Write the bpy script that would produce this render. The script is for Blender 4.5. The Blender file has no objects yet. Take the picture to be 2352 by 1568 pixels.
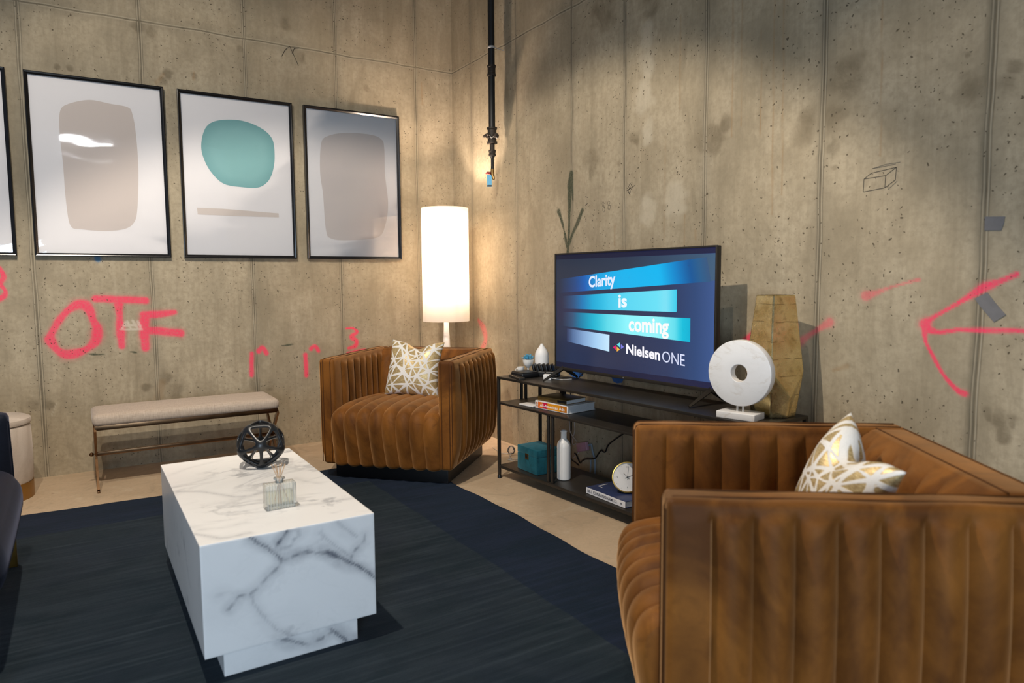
import bpy, bmesh, math, random
import numpy as np
from mathutils import Vector, Matrix, noise
from mathutils.geometry import delaunay_2d_cdt
C = bpy.context.scene.collection
SC = bpy.context.scene
PI = math.pi

# ------------------------------------------------------------------ camera
cd = bpy.data.cameras.new('camera'); cam = bpy.data.objects.new('camera', cd); C.objects.link(cam)
cd.sensor_width = 36.0; cd.lens = 1603.4717 / 2352 * 36.0
cd.clip_start = 0.05
R_ = Vector((0.8477058, -0.5304186, -0.0071402)); U_ = Vector((0.0526326, 0.0707073, 0.9961076)); F_ = Vector((0.5278491, 0.844782, -0.0878563))
cam.matrix_world = Matrix(((R_.x, U_.x, -F_.x, -2.5525079), (R_.y, U_.y, -F_.y, -4.9322259), (R_.z, U_.z, -F_.z, 1.15), (0, 0, 0, 1)))
cd.dof.use_dof = True; cd.dof.focus_distance = 3.9; cd.dof.aperture_fstop = 2.8
SC.camera = cam

# ------------------------------------------------------------------ world, exposure
SC.view_settings.view_transform = 'Standard'; SC.view_settings.look = 'None'
SC.view_settings.exposure = 0.0; SC.view_settings.gamma = 1.0; SC.view_settings.use_curve_mapping = False
wd = bpy.data.worlds.new('world'); SC.world = wd; wd.use_nodes = True
bg = wd.node_tree.nodes['Background']; bg.inputs[0].default_value = (0.62, 0.75, 1.0, 1); bg.inputs[1].default_value = 0.19

def area(name, loc, target, size, size_y, power, col):
    l = bpy.data.lights.new(name, 'AREA'); l.shape = 'RECTANGLE'; l.size = size; l.size_y = size_y; l.energy = power; l.color = col
    o = bpy.data.objects.new(name, l); C.objects.link(o); o.location = loc
    o.rotation_euler = (Vector(target) - Vector(loc)).to_track_quat('-Z', 'Y').to_euler(); return o
def spot(name, loc, target, power, angle, blend, col, rad=0.03):
    l = bpy.data.lights.new(name, 'SPOT'); l.energy = power; l.spot_size = math.radians(angle); l.spot_blend = blend; l.color = col; l.shadow_soft_size = rad
    o = bpy.data.objects.new(name, l); C.objects.link(o); o.location = loc
    o.rotation_euler = (Vector(target) - Vector(loc)).to_track_quat('-Z', 'Y').to_euler(); return o
# added cool fill panel, unseen behind the camera, brightening the table front
area('cool_fill_light', (-3.6, -6.3, 1.0), (-2.0, -2.8, 0.25), 1.6, 1.2, 84, (0.66, 0.83, 1.0))
# a fluorescent fixture further back under the ceiling
area('ceiling_fixture_light', (-2.25, -8.3, 3.35), (-2.3, -7.6, 0.0), 0.62, 0.30, 30, (0.92, 0.95, 1.0))
# the heads of the ceiling track (position, aim, power, cone, softness)
WARM = (1.0, 0.89, 0.75)
SPOTS = [((-2.50, -2.95, 3.42), (-1.40, -1.85, 0.3), 335, 93, 0.22, WARM),
         ((-2.95, -2.5, 3.42), (-1.55, -0.1, 0.95), 160, 75, 0.4, WARM),
         ((-2.5, -3.3, 3.42), (-0.05, -1.9, 1.5), 20, 56, 0.35, (1.0, 0.88, 0.72)),
         ((-1.6, -3.5, 3.42), (-0.05, -3.65, 0.35), 66, 56, 0.5, (1.0, 0.88, 0.74))]
for i, s in enumerate(SPOTS):
    spot('track_spot_light', *s)

# ------------------------------------------------------------------ tags
def tag(o, label=None, cat=None, group=None, kind=None):
    if label: o['label'] = label
    if cat: o['category'] = cat
    if group: o['group'] = group
    if kind: o['kind'] = kind
    return o
def empty(name, loc, rz=0.0, label=None, cat=None, group=None, kind=None):
    o = bpy.data.objects.new(name, None); C.objects.link(o); o.location = loc; o.rotation_euler = (0, 0, rz)
    o.empty_display_size = 0.1
    return tag(o, label, cat, group, kind)
def copy_tree(o, parent=None):
    c = o.copy(); C.objects.link(c); c.parent = parent
    for ch in list(o.children): copy_tree(ch, c)
    return c

# ------------------------------------------------------------------ node helper
class NT:
    def __init__(s, name):
        s.m = bpy.data.materials.new(name); s.m.use_nodes = True; s.t = s.m.node_tree; s.t.nodes.clear()
        s.out = s.t.nodes.new('ShaderNodeOutputMaterial')
    def n(s, typ, **kw):
        x = s.t.nodes.new(typ)
        for k, v in kw.items(): setattr(x, k, v)
        return x
    def put(s, sock, v):
        if v is None: return
        if isinstance(v, bpy.types.NodeSocket): s.t.links.new(v, sock)
        elif isinstance(v, (tuple, list)):
            if len(v) == 3 and sock.type == 'RGBA': v = (*v, 1)
            sock.default_value = v
        else:
            if sock.type in ('VECTOR',): v = (v, v, v)
            if sock.type == 'RGBA': v = (v, v, v, 1)
            sock.default_value = v
    def M(s, op, a, b=None, c=None, clamp=False):
        x = s.n('ShaderNodeMath', operation=op, use_clamp=clamp)
        s.put(x.inputs[0], a); s.put(x.inputs[1], b); s.put(x.inputs[2], c); return x.outputs[0]
    def mix(s, f, a, b, bt='MIX'):
        x = s.n('ShaderNodeMix', data_type='RGBA', blend_type=bt); x.clamp_factor = True
        s.put(x.inputs[0], f); s.put(x.inputs[6], a); s.put(x.inputs[7], b); return x.outputs[2]
    def mapr(s, v, a, b, c=0.0, d=1.0, smooth=False):
        x = s.n('ShaderNodeMapRange'); x.clamp = True
        if smooth: x.interpolation_type = 'SMOOTHSTEP'
        for i, q in enumerate((v, a, b, c, d)): s.put(x.inputs[i], q)
        return x.outputs[0]
    def co(s, kind='Object'): return s.n('ShaderNodeTexCoord').outputs[kind]
    def scale(s, v, sc, loc=(0, 0, 0), rot=(0, 0, 0)):
        x = s.n('ShaderNodeMapping'); s.put(x.inputs['Vector'], v); s.put(x.inputs['Scale'], sc); s.put(x.inputs['Location'], loc); s.put(x.inputs['Rotation'], rot); return x.outputs[0]
    def noise(s, v, sc=5, det=4, rough=0.5, dist=0.0, out='Fac'):
        x = s.n('ShaderNodeTexNoise'); s.put(x.inputs['Vector'], v); s.put(x.inputs['Scale'], sc); s.put(x.inputs['Detail'], det); s.put(x.inputs['Roughness'], rough); s.put(x.inputs['Distortion'], dist)
        return x.outputs[out]
    def voro(s, v, sc, feature='F1', out='Distance', rnd=1.0):
        x = s.n('ShaderNodeTexVoronoi', feature=feature); s.put(x.inputs['Vector'], v); s.put(x.inputs['Scale'], sc); s.put(x.inputs['Randomness'], rnd)
        return x.outputs[out]
    def sep(s, v):
        x = s.n('ShaderNodeSeparateXYZ'); s.put(x.inputs[0], v); return x.outputs
    def comb(s, a, b, c):
        x = s.n('ShaderNodeCombineXYZ'); s.put(x.inputs[0], a); s.put(x.inputs[1], b); s.put(x.inputs[2], c); return x.outputs[0]
    def attr(s, name):
        return s.n('ShaderNodeAttribute', attribute_name=name).outputs
    def bump(s, h, strength=0.3, dist=0.01, normal=None):
        x = s.n('ShaderNodeBump'); s.put(x.inputs['Strength'], strength); s.put(x.inputs['Distance'], dist); s.put(x.inputs['Height'], h)
        if normal is not None: s.put(x.inputs['Normal'], normal)
        return x.outputs[0]
    def bsdf(s, col, rough=0.6, metal=0.0, normal=None, **kw):
        x = s.n('ShaderNodeBsdfPrincipled'); s.put(x.inputs['Base Color'], col); s.put(x.inputs['Roughness'], rough); s.put(x.inputs['Metallic'], metal)
        if normal is not None: s.put(x.inputs['Normal'], normal)
        for k, v in kw.items(): s.put(x.inputs[k.replace('_', ' ')], v)
        s.t.links.new(x.outputs[0], s.out.inputs[0]); return s.m

def simple(name, col, rough=0.5, metal=0.0, var=0.08, sc=12, bump=0.0, bsc=120, **kw):
    t = NT(name); o = t.co()
    n = t.noise(o, sc, 4); f = t.mapr(n, 0.3, 0.7)
    c = t.mix(f, tuple(max(0, x * (1 - var)) for x in col), tuple(min(1, x * (1 + var)) for x in col))
    nm = t.bump(t.noise(o, bsc, 3), bump, 0.002) if bump else None
    return t.bsdf(c, rough, metal, nm, **kw)

# ------------------------------------------------------------------ mesh helpers
def mk(name, V, F, mat=None, parent=None, smooth=True, mats=None, midx=None, angle=None, attrs=None, loc=None):
    me = bpy.data.meshes.new(name)
    V = np.asarray(V, dtype=np.float32).reshape(-1, 3)
    me.from_pydata(V.tolist() if len(V) < 200000 else [tuple(v) for v in V], [], [tuple(int(i) for i in f) for f in F])
    me.update()
    if mats:
        for m in mats: me.materials.append(m)
        if midx is not None: me.polygons.foreach_set('material_index', np.asarray(midx, dtype=np.int32))
    elif mat: me.materials.append(mat)
    if smooth: me.polygons.foreach_set('use_smooth', [True] * len(me.polygons))
    if attrs:
        for k, a in attrs.items():
            at = me.color_attributes.new(k, 'FLOAT_COLOR', 'POINT')
            d = np.ones((len(V), 4), dtype=np.float32); a = np.asarray(a, dtype=np.float32); d[:, :a.shape[1]] = a
            at.data.foreach_set('color', d.ravel())
    o = bpy.data.objects.new(name, me); C.objects.link(o)
    if parent: o.parent = parent
    if loc: o.location = loc
    if smooth and angle is not None:
        try: me.set_sharp_from_angle(angle=math.radians(angle))
        except Exception: pass
    return o

class MB:
    """collects shapes into one mesh"""
    def __init__(s): s.V = []; s.F = []; s.m = []
    def add(s, V, F, mi=0):
        b = len(s.V); s.V += [tuple(map(float, v)) for v in V]; s.F += [tuple(int(i) + b for i in f) for f in F]; s.m += [mi] * len(F); return s
    def box(s, lo, hi, mi=0, bev=0.0, M=None):
        if bev > 0:
            b = min(bev, *[(hi[i] - lo[i]) * 0.49 for i in range(3)])
            ax = [np.array([lo[i], lo[i] + b * .35, lo[i] + b, hi[i] - b, hi[i] - b * .35, hi[i]]) for i in range(3)]
            V, F = gridbox(*ax); V = roundv(V, b)
        else:
            V, F = gridbox(*[np.array([lo[i], hi[i]]) for i in range(3)])
        if M is not None: V = [tuple(M @ Vector(v)) for v in V]
        return s.add(V, F, mi)
    def tube(s, pts, r, n=10, mi=0, caps=True):
        P = [Vector(p) for p in pts]; rr = r if isinstance(r, (list, tuple)) else [r] * len(P)
        V = []; F = []; prev = None
        for i, p in enumerate(P):
            d = (P[min(i + 1, len(P) - 1)] - P[max(i - 1, 0)]).normalized()
            if prev is None:
                a = Vector((0, 0, 1)) if abs(d.z) < .9 else Vector((1, 0, 0)); x = d.cross(a).normalized()
            else:
                x = (prev - d * prev.dot(d)).normalized()
            prev = x; y = d.cross(x)
            for k in range(n):
                t = 2 * PI * k / n; V.append(p + (x * math.cos(t) + y * math.sin(t)) * rr[i])
        for i in range(len(P) - 1):
            for k in range(n):
                a = i * n + k; b = i * n + (k + 1) % n; F.append((a, b, b + n, a + n))
        if caps: F.append(tuple(range(n - 1, -1, -1))); F.append(tuple((len(P) - 1) * n + k for k in range(n)))
        return s.add(V, F, mi)
    def lathe(s, prof, n=40, c=(0, 0, 0), mi=0, sx=1, sy=1, M=None):
        V = []; F = []
        for r, z in prof:
            for k in range(n):
                t = 2 * PI * k / n; V.append((c[0] + r * math.cos(t) * sx, c[1] + r * math.sin(t) * sy, c[2] + z))
        for i in range(len(prof) - 1):
            for k in range(n):
                a = i * n + k; b = i * n + (k + 1) % n; F.append((a, b, b + n, a + n))
        if prof[0][0] > 1e-6: F.append(tuple(range(n - 1, -1, -1)))
        if prof[-1][0] > 1e-6: F.append(tuple((len(prof) - 1) * n + k for k in range(n)))
        if M is not None: V = [tuple(M @ Vector(v)) for v in V]
        return s.add(V, F, mi)
    def prism(s, poly, z0, z1, mi=0, M=None):
        n = len(poly); V = [(x, y, z0) for x, y in poly] + [(x, y, z1) for x, y in poly]
        F = [tuple(range(n - 1, -1, -1)), tuple(range(n, 2 * n))] + [(i, (i + 1) % n, (i + 1) % n + n, i + n) for i in range(n)]
        if M is not None: V = [tuple(M @ Vector(v)) for v in V]
        return s.add(V, F, mi)
    def go(s, name, mat, parent=None, smooth=True, angle=35, mats=None, loc=None):
        return mk(name, s.V, s.F, mat, parent, smooth, mats, s.m if mats else None, angle, loc=loc)

def gridbox(xs, ys, zs):
    nx, ny, nz = len(xs), len(ys), len(zs); idx = {}; V = []
    def g(i, j, k):
        q = (i, j, k)
        if q not in idx: idx[q] = len(V); V.append((xs[i], ys[j], zs[k]))
        return idx[q]
    F = []
    for k, fl in ((0, 1), (nz - 1, 0)):
        for i in range(nx - 1):
            for j in range(ny - 1):
                q = (g(i, j, k), g(i + 1, j, k), g(i + 1, j + 1, k), g(i, j + 1, k)); F.append(q[::-1] if fl else q)
    for j, fl in ((0, 0), (ny - 1, 1)):
        for i in range(nx - 1):
            for k in range(nz - 1):
                q = (g(i, j, k), g(i + 1, j, k), g(i + 1, j, k + 1), g(i, j, k + 1)); F.append(q[::-1] if fl else q)
    for i, fl in ((0, 1), (nx - 1, 0)):
        for j in range(ny - 1):
            for k in range(nz - 1):
                q = (g(i, j, k), g(i, j + 1, k), g(i, j + 1, k + 1), g(i, j, k + 1)); F.append(q[::-1] if fl else q)
    return np.array(V, dtype=float), F
def roundv(V, r):
    V = np.asarray(V, dtype=float); lo = V.min(0); hi = V.max(0)
    Q = np.clip(V, lo + r, hi - r); D = V - Q; L = np.linalg.norm(D, axis=1, keepdims=True)
    return np.where(L > 1e-9, Q + D / np.maximum(L, 1e-9) * r, V)
def sstep(x, a, b):
    t = np.clip((x - a) / (b - a), 0, 1); return t * t * (3 - 2 * t)

def text_geo(body, offset=0.0, shear=0.0, spacing=1.0):
    """outline text as mesh; returns verts (x 0..1 across, y 0 baseline..1 cap height) and faces, aspect"""
    cu = bpy.data.curves.new('lettering', 'FONT'); cu.body = body; cu.offset = offset; cu.shear = shear; cu.space_character = spacing; cu.resolution_u = 4
    ob = bpy.data.objects.new('lettering', cu); C.objects.link(ob)
    dg = bpy.context.evaluated_depsgraph_get(); me = bpy.data.meshes.new_from_object(ob.evaluated_get(dg))
    V = np.array([v.co[:] for v in me.vertices]); F = [tuple(p.vertices) for p in me.polygons]
    bpy.data.objects.remove(ob); bpy.data.curves.remove(cu); bpy.data.meshes.remove(me)
    cap = 0.694
    x0, x1 = V[:, 0].min(), V[:, 0].max()
    return np.stack([(V[:, 0] - x0) / (x1 - x0), V[:, 1] / cap], 1), F, (x1 - x0) / cap

# ------------------------------------------------------------------ materials
def concrete(name, ax, wall):
    t = NT(name); o = t.co(); X = t.sep(o); u = X[ax]; z = X[2]
    uv = t.comb(u, 0.0, z)
    big = t.noise(uv, 0.9, 5, 0.55); mid = t.noise(uv, 3.2, 6, 0.6, 0.4); fine = t.noise(uv, 38, 5, 0.65)
    streak = t.noise(t.scale(uv, (17, 1, 0.6)), 1.0, 5, 0.7, 0.3); streak2 = t.noise(t.scale(uv, (70, 1, 1.6)), 1.0, 3, 0.6)
    c = t.mix(t.mapr(big, 0.32, 0.68, smooth=True), (0.30, 0.262, 0.195), (0.445, 0.395, 0.305))
    c = t.mix(t.mapr(mid, 0.44, 0.66, 0, 0.75), c, (0.54, 0.49, 0.395))
    c = t.mix(t.mapr(mid, 0.5, 0.30, 0, 0.75), c, (0.225, 0.20, 0.150))
    mm = t.noise(uv, 8.5, 6, 0.7, 1.0)
    c = t.mix(t.mapr(mm, 0.50, 0.68, 0, 0.62), c, (0.245, 0.215, 0.16))
    # every formwork panel has its own tone
    cell = t.M('FLOOR', t.M('DIVIDE', t.M('ADD', u, 0.305), 0.61))
    row = t.M('GREATER_THAN', z, 2.735)
    wn = t.n('ShaderNodeTexWhiteNoise', noise_dimensions='2D'); t.put(wn.inputs['Vector'], t.comb(cell, row, 0.0))
    c = t.mix(0.5, c, t.mix(t.mapr(wn.outputs['Value'], 0, 1), (0.33, 0.29, 0.215), (0.44, 0.395, 0.31)))
    c = t.mix(t.mapr(streak, 0.52, 0.72, 0, 0.40), c, t.mix(0.5, c, (0.21, 0.175, 0.115)))
    c = t.mix(t.mapr(streak, 0.45, 0.28, 0, 0.28), c, (0.52, 0.475, 0.39))
    sm = t.noise(t.scale(uv, (5, 1, 1.3)), 1.0, 6, 0.7, 0.8)
    c = t.mix(t.mapr(sm, 0.50, 0.70, 0, 0.60), c, (0.235, 0.205, 0.150))
    c = t.mix(t.mapr(sm, 0.46, 0.28, 0, 0.45), c, (0.53, 0.48, 0.39))
    c = t.mix(t.mapr(streak2, 0.5, 0.75, 0, 0.16), c, (0.22, 0.19, 0.135))
    c = t.mix(t.mapr(fine, 0.44, 0.70, 0.0, 0.52), c, (0.25, 0.22, 0.165))
    st = t.attr('stain')[0]; ss = t.n('ShaderNodeSeparateColor'); t.put(ss.inputs[0], st)
    wob = t.mapr(t.noise(uv, 9, 5, 0.7, 0.6), 0.3, 0.65, 0.45, 1.0)
    rag = t.M('MULTIPLY_ADD', t.noise(uv, 5.5, 6, 0.68, 1.2), 1.9, -0.25)
    c = t.mix(t.M('MULTIPLY', t.mapr(t.M('MULTIPLY', ss.outputs[0], rag), 0.10, 0.85, smooth=True), 0.74), c, (0.150, 0.125, 0.085))
    c = t.mix(t.M('MULTIPLY', ss.outputs[1], t.M('MULTIPLY', wob, 0.5)), c, (0.30, 0.185, 0.085))
    c = t.mix(t.M('MULTIPLY', ss.outputs[2], t.M('MULTIPLY', wob, 0.6)), c, (0.56, 0.53, 0.46))
    # formwork seams
    wv = t.M('MULTIPLY', t.M('SUBTRACT', t.noise(t.comb(0.0, t.M('MULTIPLY', cell, 3.1), z), 2.2, 3), 0.5), 0.02)
    d = t.M('ABSOLUTE', t.M('SUBTRACT', t.M('FRACT', t.M('ADD', t.M('DIVIDE', t.M('ADD', t.M('ADD', u, 0.305), wv), 0.61), 0.5)), 0.5))
    d = t.M('MULTIPLY', d, 0.61)
    if wall == 1:
        uw = t.M('ADD', u, wv); d = None
        for s_ in (-0.30, -0.922, -1.535, -2.004, -2.574, -3.185, -3.788, -4.40, -5.01, -5.62):
            q_ = t.M('ABSOLUTE', t.M('SUBTRACT', uw, s_)); d = q_ if d is None else t.M('MINIMUM', d, q_)
        wide = t.M('MINIMUM', t.M('ABSOLUTE', t.M('SUBTRACT', uw, -3.780)), t.M('ADD', t.M('ABSOLUTE', t.M('SUBTRACT', uw, -3.180)), 0.008))
        band = t.M('MULTIPLY', t.mapr(wide, 0.024, 0.004), t.mapr(t.noise(t.scale(uv, (1, 1, 2.0)), 1.5, 3), 0.35, 0.6, 0.35, 0.9))
        c = t.mix(band, c, (0.135, 0.12, 0.085))
    wh = t.M('MULTIPLY', t.M('SUBTRACT', t.noise(t.comb(u, 0.0, 0.0), 3.0, 3), 0.5), 0.03)
    dh = t.M('ABSOLUTE', t.M('SUBTRACT', t.M('ADD', z, wh), 2.735))
    d2 = t.M('ABSOLUTE', t.M('SUBTRACT', d, 0.011))
    dd = t.M('MINIMUM', t.M('MINIMUM', d, dh), t.M('ADD', d2, 0.0015))
    brk = t.mapr(t.noise(uv, 6, 4, 0.7), 0.3, 0.6, 0.45, 1.0)
    line = t.M('MULTIPLY', t.mapr(dd, 0.0052, 0.0010), brk)
    halo = t.mapr(t.M('MINIMUM', d, dh), 0.060, 0.0, 0, 0.8)
    c = t.mix(t.M('MULTIPLY', halo, mid), c, (0.23, 0.21, 0.165))
    lite = t.M('MULTIPLY', t.mapr(t.M('ABSOLUTE', t.M('SUBTRACT', t.M('MINIMUM', d, dh), 0.008)), 0.004, 0.0), 0.35)
    c = t.mix(lite, c, (0.6, 0.56, 0.47))
    c = t.mix(t.M('MULTIPLY', line, 0.8), c, (0.10, 0.09, 0.068))
    # bug holes
    dens = t.mapr(t.noise(uv, 2.1, 3, 0.6), 0.42, 0.62, 0.25, 1.0)
    def holes(sc, r, sel):
        dist = t.n('ShaderNodeTexVoronoi', feature='F1'); t.put(dist.inputs['Vector'], t.mix(0.03, uv, t.noise(uv, 40, 3, out='Color'))); t.put(dist.inputs['Scale'], sc)
        sc_ = t.n('ShaderNodeSeparateColor'); t.put(sc_.inputs[0], dist.outputs['Color'])
        rr = t.M('MULTIPLY', t.M('MULTIPLY', t.M('GREATER_THAN', t.M('MULTIPLY', sc_.outputs[0], dens), sel), sc_.outputs[1]), r)
        return t.mapr(t.M('SUBTRACT', dist.outputs['Distance'], rr), 0.0, -0.05, 0, 1)
    h1 = holes(15, 0.12, 0.46); h2 = t.M('MAXIMUM', holes(34, 0.22, 0.36), holes(62, 0.26, 0.38))
    hh = t.M('MAXIMUM', h1, h2)
    # spray paint
    pt = t.attr('paint')[0]; sp = t.n('ShaderNodeSeparateColor'); t.put(sp.inputs[0], pt)
    grit = t.mapr(t.noise(uv, 95, 4, 0.75), 0.25, 0.62, 0.55, 1.0)
    tone = t.mix(mid, (0.90, 0.020, 0.110), (0.94, 0.075, 0.20))
    c = t.mix(t.M('MULTIPLY', sp.outputs[0], t.M('MULTIPLY', grit, 0.96)), c, tone)
    c = t.mix(t.M('MULTIPLY', sp.outputs[1], t.M('MULTIPLY', grit, 0.95)), c, (0.012, 0.032, 0.016))
    c = t.mix(t.M('MULTIPLY', sp.outputs[2], t.M('MULTIPLY', grit, 0.8)), c, (0.70, 0.68, 0.64))
    al = t.n('ShaderNodeAttribute', attribute_name='stain').outputs['Alpha']
    c = t.mix(t.M('MULTIPLY', al, 0.9), c, (0.06, 0.20, 0.40))
    c = t.mix(t.M('MULTIPLY', hh, 0.85), c, (0.075, 0.06, 0.04))
    hgt = t.M('ADD', t.M('MULTIPLY', fine, 0.25), t.M('ADD', t.M('MULTIPLY', streak, 0.5), t.M('MULTIPLY', mid, 0.5)))
    hgt = t.M('SUBTRACT', t.M('SUBTRACT', hgt, t.M('MULTIPLY', line, 0.5)), t.M('MULTIPLY', hh, 0.9))
    nm = t.bump(hgt, 0.35, 0.006)
    c = t.mix(1.0, c, (0.98, 0.92, 0.825), 'MULTIPLY')
    return t.bsdf(c, t.mapr(mid, 0.3, 0.7, 0.62, 0.8), 0.0, nm, Specular_IOR_Level=0.3)

def floor_mat():
    t = NT('floor_concrete'); o = t.co()
    a = t.noise(o, 1.3, 6, 0.6, 0.5); b = t.noise(o, 7, 6, 0.65, 0.8); f = t.noise(o, 60, 4, 0.6)
    c = t.mix(t.mapr(a, 0.3, 0.7), (0.43, 0.315, 0.205), (0.60, 0.455, 0.31))
    c = t.mix(t.mapr(b, 0.55, 0.72, 0, 0.5), c, (0.27, 0.22, 0.16))
    c = t.mix(t.mapr(b, 0.45, 0.3, 0, 0.5), c, (0.64, 0.54, 0.40))
    c = t.mix(t.mapr(f, 0.45, 0.75, 0, 0.3), c, (0.3, 0.24, 0.17))
    v = t.voro(o, 14); sel = t.mapr(t.noise(o, 3.1, 3), 0.56, 0.66)
    c = t.mix(t.M('MULTIPLY', t.mapr(v, 0.14, 0.08), t.M('MULTIPLY', sel, 0.6)), c, (0.2, 0.09, 0.04))
    return t.bsdf(c, t.mapr(b, 0.3, 0.7, 0.38, 0.6), 0, t.bump(t.M('ADD', f, b), 0.15, 0.004))

def velvet(name, lo, hi, tint, sheen=0.6, nsc=5.0):
    t = NT(name); o = t.co()
    n1 = t.noise(t.scale(o, (1, 1, 0.55)), nsc, 5, 0.6, 1.2); n2 = t.noise(o, nsc * 4.5, 4, 0.6, 0.8); n3 = t.noise(o, 260, 2)
    c = t.mix(t.mapr(n1, 0.34, 0.66), lo, hi)
    c = t.mix(t.mapr(n2, 0.55, 0.72, 0, 0.45), c, lo)
    c = t.mix(t.mapr(n3, 0.3, 0.7, 0, 0.12), c, tuple(x * .4 for x in lo))
    nm = t.bump(t.M('ADD', t.M('MULTIPLY', n3, 0.3), n2), 0.12, 0.003)
    return t.bsdf(c, 0.62, 0, nm, Sheen_Weight=sheen, Sheen_Roughness=0.42, Sheen_Tint=(*tint, 1), Specular_IOR_Level=0.15)

def marble(name, base, vein, scale=1.0, attr=False, loc=(0, 0, 0)):
    t = NT(name); o = t.scale(t.co(), (scale, scale, scale), loc=loc)
    n = t.noise(t.scale(o, (1.0, 2.1, 1.3), rot=(0, 0, 0.35)), 1.9, 7, 0.62, 0.9)
    ridge = t.M('ABSOLUTE', t.M('SUBTRACT', n, 0.5))
    wid = t.noise(o, 3.3, 3)
    v1 = t.M('MULTIPLY', t.mapr(ridge, 0.035, 0.0), t.mapr(wid, 0.42, 0.66))
    n2 = t.noise(t.scale(o, (1.2, 2.6, 1.8), rot=(0.4, 0.2, 0.5)), 3.6, 6, 0.6, 1.1)
    v2 = t.M('MULTIPLY', t.mapr(t.M('ABSOLUTE', t.M('SUBTRACT', n2, 0.5)), 0.03, 0.0), t.mapr(t.noise(o, 2.2, 3), 0.5, 0.75, 0, 0.22))
    cl = t.mapr(t.noise(o, 2.4, 6, 0.6, 0.5), 0.5, 0.8, 0, 0.3)
    c = t.mix(cl, base, tuple(x * 0.72 for x in base))
    c = t.mix(t.M('MULTIPLY', v1, 0.6), c, vein); c = t.mix(t.M('MULTIPLY', v2, 0.6), c, vein)
    if attr:
        a = t.n('ShaderNodeSeparateColor'); t.put(a.inputs[0], t.attr('vein')[0])
        g = t.mapr(t.noise(o, 22, 5, 0.7), 0.25, 0.6, 0.4, 1.0)
        c = t.mix(t.M('MULTIPLY', t.M('MULTIPLY', a.outputs[0], g), 1.0), c, vein)
        c = t.mix(t.M('MULTIPLY', t.M('MULTIPLY', a.outputs[1], g), 0.42), c, tuple(x * 1.1 for x in vein))
    return t.bsdf(c, 0.32, 0, None, Specular_IOR_Level=0.45)

def glassy(name, col=(1, 1, 1), rough=0.02, bumpy=False, strength=0.05, milk=0.0):
    """thin clear sheet: transparent with a glossy coat"""
    t = NT(name); o = t.co()
    tr = t.n('ShaderNodeBsdfTransparent'); t.put(tr.inputs[0], col)
    gl = t.n('ShaderNodeBsdfGlossy'); t.put(gl.inputs['Roughness'], rough)
    fr = t.n('ShaderNodeFresnel'); fr.inputs[0].default_value = 1.49
    if bumpy:
        nm = t.bump(t.noise(t.scale(o, (1, 1, 2.2)), 2.4, 1, 0.4, 0.6), strength, 0.05)
        t.put(gl.inputs['Normal'], nm); t.put(fr.inputs['Normal'], nm)
    base = tr
    if milk:
        df = t.n('ShaderNodeBsdfDiffuse'); df.inputs[0].default_value = (0.8, 0.78, 0.75, 1); base = t.n('ShaderNodeMixShader'); base.inputs[0].default_value = milk
        t.t.links.new(tr.outputs[0], base.inputs[1]); t.t.links.new(df.outputs[0], base.inputs[2])
    mx = t.n('ShaderNodeMixShader'); t.put(mx.inputs[0], fr.outputs[0]); t.t.links.new(base.outputs[0], mx.inputs[1]); t.t.links.new(gl.outputs[0], mx.inputs[2])
    t.t.links.new(mx.outputs[0], t.out.inputs[0]); return t.m

M = {}
M['wall_l'] = concrete('concrete_left', 0, 0); M['wall_r'] = concrete('concrete_right', 1, 1)
M['floor'] = floor_mat()
M['ceil'] = simple('ceiling_concrete', (0.16, 0.155, 0.145), 0.9, sc=3)
M['velvet'] = velvet('caramel_velvet', (0.078, 0.025, 0.0035), (0.255, 0.094, 0.0150), (1.0, 0.55, 0.24), 0.65, 3.4)
M['seam'] = velvet('caramel_seam_thread', (0.055, 0.018, 0.003), (0.08, 0.028, 0.005), (1.0, 0.5, 0.2), 0.1)
M['navy'] = velvet('navy_velvet', (0.003, 0.005, 0.010), (0.007, 0.010, 0.020), (0.40, 0.46, 0.72), 0.18, 3)
M['teal'] = velvet('teal_velvet', (0.003, 0.035, 0.05), (0.008, 0.085, 0.115), (0.3, 0.8, 0.9), 0.5, 18)
M['cream'] = velvet('cream_velvet', (0.52, 0.44, 0.37), (0.68, 0.60, 0.53), (1, 0.95, 0.9), 0.3, 4)
M['black'] = simple('black_lacquer', (0.006, 0.006, 0.007), 0.45)
M['frame'] = simple('black_frame', (0.008, 0.008, 0.009), 0.22, sc=30)
M['steel'] = simple('dark_bronze_metal', (0.030, 0.025, 0.020), 0.42, 0.3, 0.25, 6)
M['pipe'] = simple('black_iron', (0.006, 0.006, 0.006), 0.5, 0.0, 0.3, 30)
M['rust'] = simple('rusty_iron', (0.028, 0.020, 0.014), 0.65, 0.2, 0.5, 60, 0.4)
M['brass'] = simple('brass', (0.30, 0.19, 0.075), 0.42, 1.0, 0.3, 50)
M['gold'] = simple('gold_metal', (0.55, 0.33, 0.08), 0.3, 1.0, 0.15, 10)
M['copper'] = simple('rose_bronze_metal', (0.22, 0.125, 0.065), 0.30, 1.0, 0.25, 14)
M['band'] = simple('brushed_gold_band', (0.36, 0.20, 0.055), 0.42, 0.85, 0.12, 5)
M['ceramic'] = simple('white_ceramic', (0.74, 0.72, 0.69), 0.35, var=0.02)
M['matte_white'] = simple('matte_white_plastic', (0.78, 0.77, 0.76), 0.5, var=0.02)
M['dark_plastic'] = simple('black_plastic', (0.009, 0.009, 0.010), 0.35)  # plain black plastic of the electronics and cables
M['red'] = simple('red_handle_paint', (0.22, 0.012, 0.015), 0.4)
M['blue_tag'] = simple('blue_tag_paper', (0.13, 0.42, 0.66), 0.6)
M['blue'] = simple('blue_plastic', (0.015, 0.10, 0.36), 0.45)
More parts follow.
